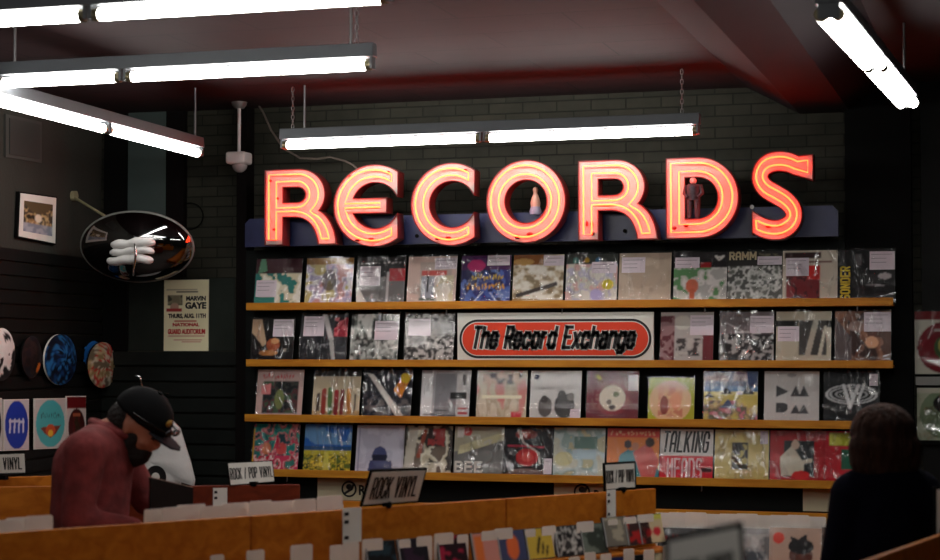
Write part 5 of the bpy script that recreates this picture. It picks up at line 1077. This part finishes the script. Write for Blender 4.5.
def hand(chains, key, wrist, dirv, palmn, size=1.):
    """five fingers rooted in the palm; dirv forward, palmn out of the back of the hand"""
    dirv, palmn = Vector(dirv).normalized(), Vector(palmn).normalized(); side = dirv.cross(palmn).normalized()
    palm = Vector(wrist) + dirv * .05 * size
    chains.append([(key, Vector(wrist), .027 * size), (key + 'p', palm, .033 * size)])
    for k, (o, L) in enumerate(((-.03, .062), (-.01, .075), (.01, .07), (.03, .055))):
        b = palm + dirv * .03 * size + side * o * size
        chains.append([(key + 'p', palm, .03), (key + 'k%d' % k, b, .0105 * size), (key + 'm%d' % k, b + dirv * L * .5 * size - palmn * .008, .0095 * size), (key + 't%d' % k, b + dirv * L * .8 * size - palmn * .03, .0085 * size)])
    b = palm - side * .03 * size - dirv * .01
    chains.append([(key + 'p', palm, .03), (key + 'th', b - side * .02 + dirv * .01 - palmn * .01, .0125 * size), (key + 'th2', b - side * .03 + dirv * .04 - palmn * .025, .010 * size)])
def head_parts(M, s=1.):
    m = []
    def E(c, r, R_=None): mm = MB(); mm.ell((0, 0, 0), tuple(v * s for v in r), M @ Matrix.Translation(Vector(c) * s) @ (R_ or Matrix()), 24, 16); m.append(mbp(mm))
    E((0, 0, .02), (.098, .077, .098)); E((.02, 0, -.045), (.072, .06, .065)); E((.045, 0, -.085), (.042, .04, .03)); E((.03, 0, -.02), (.07, .064, .07))
    E((.097, 0, -.02), (.020, .012, .026)); E((.09, 0, .0), (.014, .01, .03)); E((.085, 0, .022), (.018, .05, .012)); E((.088, 0, -.058), (.012, .024, .008)); E((.086, 0, -.07), (.012, .02, .007))
    for sy in (-1, 1): E((-.005, sy * .078, -.012), (.018, .008, .032), Matrix.Rotation(R(-12), 4, 'Y')); E((.062, sy * .042, -.03), (.022, .02, .02))
    return m
def person(root_o, J, hf, hsize, mats, cap=False):
    """J joints in local space; body skin coloured, clothes as children"""
    Vv = Vector
    Hm = Matrix.Translation(J['head']) @ Matrix.Rotation(hf[2], 4, 'Z') @ Matrix.Rotation(hf[0], 4, 'Y') @ Matrix.Rotation(hf[1], 4, 'X')
    ch = [[('pel', J['pel'], (.11, .15)), ('waist', J['waist'], (.1, .13)), ('chest', J['chest'], (.11, .15)), ('neckb', J['neckb'], .06), ('neck', (J['neckb'] + J['head']) / 2 + Vv((-.01, 0, -.02)), .052), ('hd', J['head'] - Vv((.01, 0, .0)), .055)]]
    for s in ('l', 'r'):
        ch.append([('sh0', J['chest'].lerp(J['neckb'], .6), .08), ('sh' + s, J['sh' + s], .06), ('el' + s, J['el' + s], .043), ('h' + s, J['wr' + s], .027)])
        dv = (J['wr' + s] - J['el' + s]).normalized(); pn = UP - dv * dv.dot(UP); hand(ch, 'h' + s, J['wr' + s], dv, pn if pn.length > .1 else Vv((1, 0, 0)))
        ch.append([('pel', J['pel'], .12), ('hp' + s, J['hp' + s], .09), ('kn' + s, J['kn' + s], .058), ('an' + s, J['an' + s], .04), ('to' + s, J['an' + s] + Vv((.13, 0, -.03)), .03)])
    v, e, r_ = chainset(ch); parts = [skin('b', v, e, r_, 0, 1)] + head_parts(Hm, hsize)
    body = remeshed('body', parts, .0085, mats['skin'], root_o)
    # eyes
    for sy in (-1, 1):
        o = obj('eye', MB().ell((0, 0, 0), (.011, .014, .009), Hm @ Matrix.Translation(Vv((.083, sy * .03, .002)) * hsize), 12, 8), mats['eye'], root_o, True)
    # top garment
    tc = [[('pel', J['pel'] + Vv((0, 0, .02)), (.135, .175)), ('waist', J['waist'], mats['wr']), ('chest', J['chest'], mats['cr']), ('nb', J['neckb'] - Vv((0, 0, .03)), .085)]]
    for s in ('l', 'r'):
        w_ = J['el' + s].lerp(J['wr' + s], .86)
        tc.append([('sh0', J['chest'].lerp(J['neckb'], .55), .11), ('sh' + s, J['sh' + s], .085), ('md' + s, J['sh' + s].lerp(J['el' + s], .5), .07), ('el' + s, J['el' + s], .06), ('w' + s, w_, .042)])
    v, e, r_ = chainset(tc); remeshed(mats['topname'], [skin('t', v, e, r_, 0, 1)] + mats.get('extra', []), .012, mats['top'], root_o, 5)
    pc = [[('pel', J['pel'], (.12, .16))]]
    for s in ('l', 'r'): pc.append([('hp' + s, J['hp' + s], .11), ('kn' + s, J['kn' + s], .078), ('an' + s, J['an' + s] + Vv((0, 0, .04)), .062)])
    v, e, r_ = chainset(pc); remeshed('trousers', [skin('t', v, e, r_, 0, 1)], .014, mats['legs'], root_o)
    for s in ('l', 'r'):
        a = J['an' + s]; sh_ = MB(); sh_.ell((0, 0, 0), (.14, .05, .05), Matrix.Translation((a.x + .05, a.y, .0)), 20, 12, cut=.0); obj('shoe', sh_, M_BLACK, root_o, True)
    return Hm
V = Vector
# --- the man
mp_ = atd(98, 500, 6.85)
man = root('person', 'man in a dark red shirt and black cap bending over the record bins', 'person', (mp_.x, mp_.y, 0), (0, 0, PSI))
J = dict(pel=V((-.03, 0, .9)), waist=V((-.03, 0, 1.04)), chest=V((-.02, 0, 1.2)), neckb=V((.045, 0, 1.335)), head=V((.152, .01, 1.368)),
         shl=V((.02, .19, 1.27)), ell=V((.14, .24, 1.06)), wrl=V((.33, .12, 1.0)), shr=V((-.01, -.19, 1.27)), elr=V((-.03, -.235, 1.02)), wrr=V((.2, -.17, .985)),
         hpl=V((-.03, .1, .85)), knl=V((.03, .11, .46)), anl=V((-.02, .12, .06)), hpr=V((-.03, -.1, .85)), knr=V((.03, -.11, .46)), anr=V((-.02, -.12, .06)))
hair_c = (22, 13, 10)
mats = dict(skin=mat('skin_light', (176, 112, 88), .55, var=.06), eye=mat('eye_dark', (40, 30, 26), .2), top=mat('red_shirt', (122, 46, 46), .9, bump=1.0, bscale=7, var=.3, vscale=18), legs=mat('dark_jeans', (30, 32, 42), .8), topname='shirt', wr=(.15, .19), cr=(.155, .19))
Hm = person(man, J, (R(38), 0, R(-12)), 1.05, mats)
def HE(name, c, r, mt, parent, R_=None, cut=None, s=1.08, n=(24, 16)):
    return obj(name, MB().ell((0, 0, 0), tuple(v * s for v in r), Hm @ Matrix.Translation(V(c) * s) @ (R_ or Matrix()), n[0], n[1], cut), mt, parent, True)
M_HAIR = mat('dark_hair', hair_c, .8, bump=.8, bscale=60, var=.4, vscale=60)
bp = []
for c, r in (((.05, 0, -.085), (.058, .058, .045)), ((.078, 0, -.062), (.026, .04, .02)), ((.02, .052, -.05), (.035, .02, .05)), ((.02, -.052, -.05), (.035, .02, .05)), ((.055, 0, -.11), (.04, .04, .03))):
    mm = MB(); mm.ell((0, 0, 0), tuple(v * 1.08 for v in r), Hm @ Matrix.Translation(V(c) * 1.08)); bp.append(mbp(mm))
remeshed('beard', bp, .008, M_HAIR, man, 3)
HE('hair', (-.05, 0, -.012), (.066, .076, .075), M_HAIR, man)
M_CAP = mat('cap_cloth', (11, 11, 13), .85, var=.15, spec=.15)
cp = HE('cap', (-.005, 0, .035), (.112, .09, .098), M_CAP, man, cut=-.012)
br = MB(); poly = [(.07, .075), (.11, .07), (.16, .045), (.178, 0), (.16, -.045), (.11, -.07), (.07, -.075)]
n = len(poly); top = [Hm @ V((x * 1.08, y * 1.08, (.038 - (abs(y) / .075) ** 2 * .015 - (x - .07) * .12) * 1.08)) for x, y in poly]; dn = Hm.to_3x3() @ V((0, 0, -.006))
br.add(top + [p + dn for p in top], [tuple(range(n)), tuple(range(2 * n - 1, n - 1, -1))] + [(i, (i + 1) % n, n + (i + 1) % n, n + i) for i in range(n)])
obj('cap_brim', br, mat('brim_cloth', (30, 32, 38), .8, spec=.15), man, True)
HE('cap_badge', (.098, -.03, .075), (.008, .016, .014), mat('badge_gold', (170, 130, 50), .6), man, label=None) if False else HE('cap_badge', (.096, -.032, .08), (.008, .016, .014), mat('badge_gold', (170, 130, 50), .6), man)
HE('cap_button', (-.005, 0, .134), (.01, .01, .006), M_CAP, man)
gl = MB()
for sy in (-1, 1): gl.ell((0, 0, 0), (.012, .03, .017), Hm @ Matrix.Translation(V((.118, sy * .035, .052)) * 1.08), 14, 8)
gl.tube([Hm @ (V(p) * 1.08) for p in ((.125, -.03, .056), (.128, 0, .058), (.125, .03, .056))], .004)
for sy in (-1, 1): gl.tube([Hm @ (V(p) * 1.08) for p in ((.112, sy * .06, .054), (.05, sy * .094, .05), (-.01, sy * .097, .045))], .004)
obj('sunglasses', gl, mat('glasses_black', (14, 14, 16), .2), man, True)
cl = MB(); cl.tube([J['neckb'] + V((.01 + .08 * math.cos(g), .075 * math.sin(g), .012 + .03 * -math.cos(g))) for g in [R(30 + 20 * i) for i in range(16)]], .016, 8)
obj('collar', cl, mats['top'], man, True)
# record the man is lifting
q = [atd(150, 521, 6.62), atd(188.5, 519, 6.9), atd(192, 487.5, 6.9), atd(149, 477.5, 6.62)]
q[0] = q[3] - UP * .315; q[1] = q[2] - UP * .315
hr = root('vinyl_record', 'black record sleeve held upright by the man in the red shirt', 'record', q[0])
tn = (q[1] - q[0]).cross(UP).normalized()
obj('cover', MB().quadbox(q, tn * .006), mat('black_sleeve', (9, 8, 9), .7, spec=.15), hr)
obj('worn_edge', MB().tube([q[3], q[2], q[2] - UP * .12], .004, 6), mat('worn_card', (110, 84, 66), .7), hr)

# --- the person seen from behind
wp = atd(884, 500, 6.25)
wo = root('person', 'person with short brown hair in dark clothes seen from behind at right', 'person', (wp.x, wp.y, 0), (0, 0, PSI + R(92)))
J = dict(pel=V((0, 0, .84)), waist=V((-.01, 0, .98)), chest=V((0, 0, 1.1)), neckb=V((.0, 0, 1.225)), head=V((.03, 0, 1.33)),
         shl=V((0, .105, 1.145)), ell=V((-.02, .17, .93)), wrl=V((.08, .18, .78)), shr=V((0, -.12, 1.15)), elr=V((-.02, -.165, .93)), wrr=V((.1, -.16, .8)),
         hpl=V((0, .09, .8)), knl=V((.03, .1, .43)), anl=V((-.02, .1, .06)), hpr=V((0, -.09, .8)), knr=V((.03, -.1, .43)), anr=V((-.02, -.1, .06)))
mats = dict(skin=mat('skin_light', (176, 112, 88)), eye=mat('eye_dark', (40, 30, 26)), top=mat('navy_coat', (9, 9, 20), .95, spec=.05, bump=.3, bscale=9), legs=mat('black_trousers', (16, 16, 20), .8), topname='coat', wr=(.14, .15), cr=(.13, .14))
Hm = person(wo, J, (R(12), 0, R(0)), .95, mats)
hp_ = []
for c, r in (((-.03, 0, .03), (.115, .118, .105)), ((-.045, 0, -.03), (.095, .132, .085)), ((-.04, .075, -.07), (.06, .055, .065)), ((-.04, -.07, -.065), (.06, .06, .07)), ((-.05, .01, -.1), (.06, .1, .05)), ((-.06, .04, .06), (.06, .06, .06)), ((-.05, -.05, .05), (.06, .06, .06))):
    mm = MB(); mm.ell((0, 0, 0), tuple(v * .98 for v in r), Hm @ Matrix.Translation(V(c) * .95)); hp_.append(mbp(mm))
remeshed('hair', hp_, .01, mat('brown_hair', (46, 26, 18), .8, spec=.15, bump=1, bscale=45, var=.5, vscale=50, stretch=(1, 1, .3)), wo, 3)
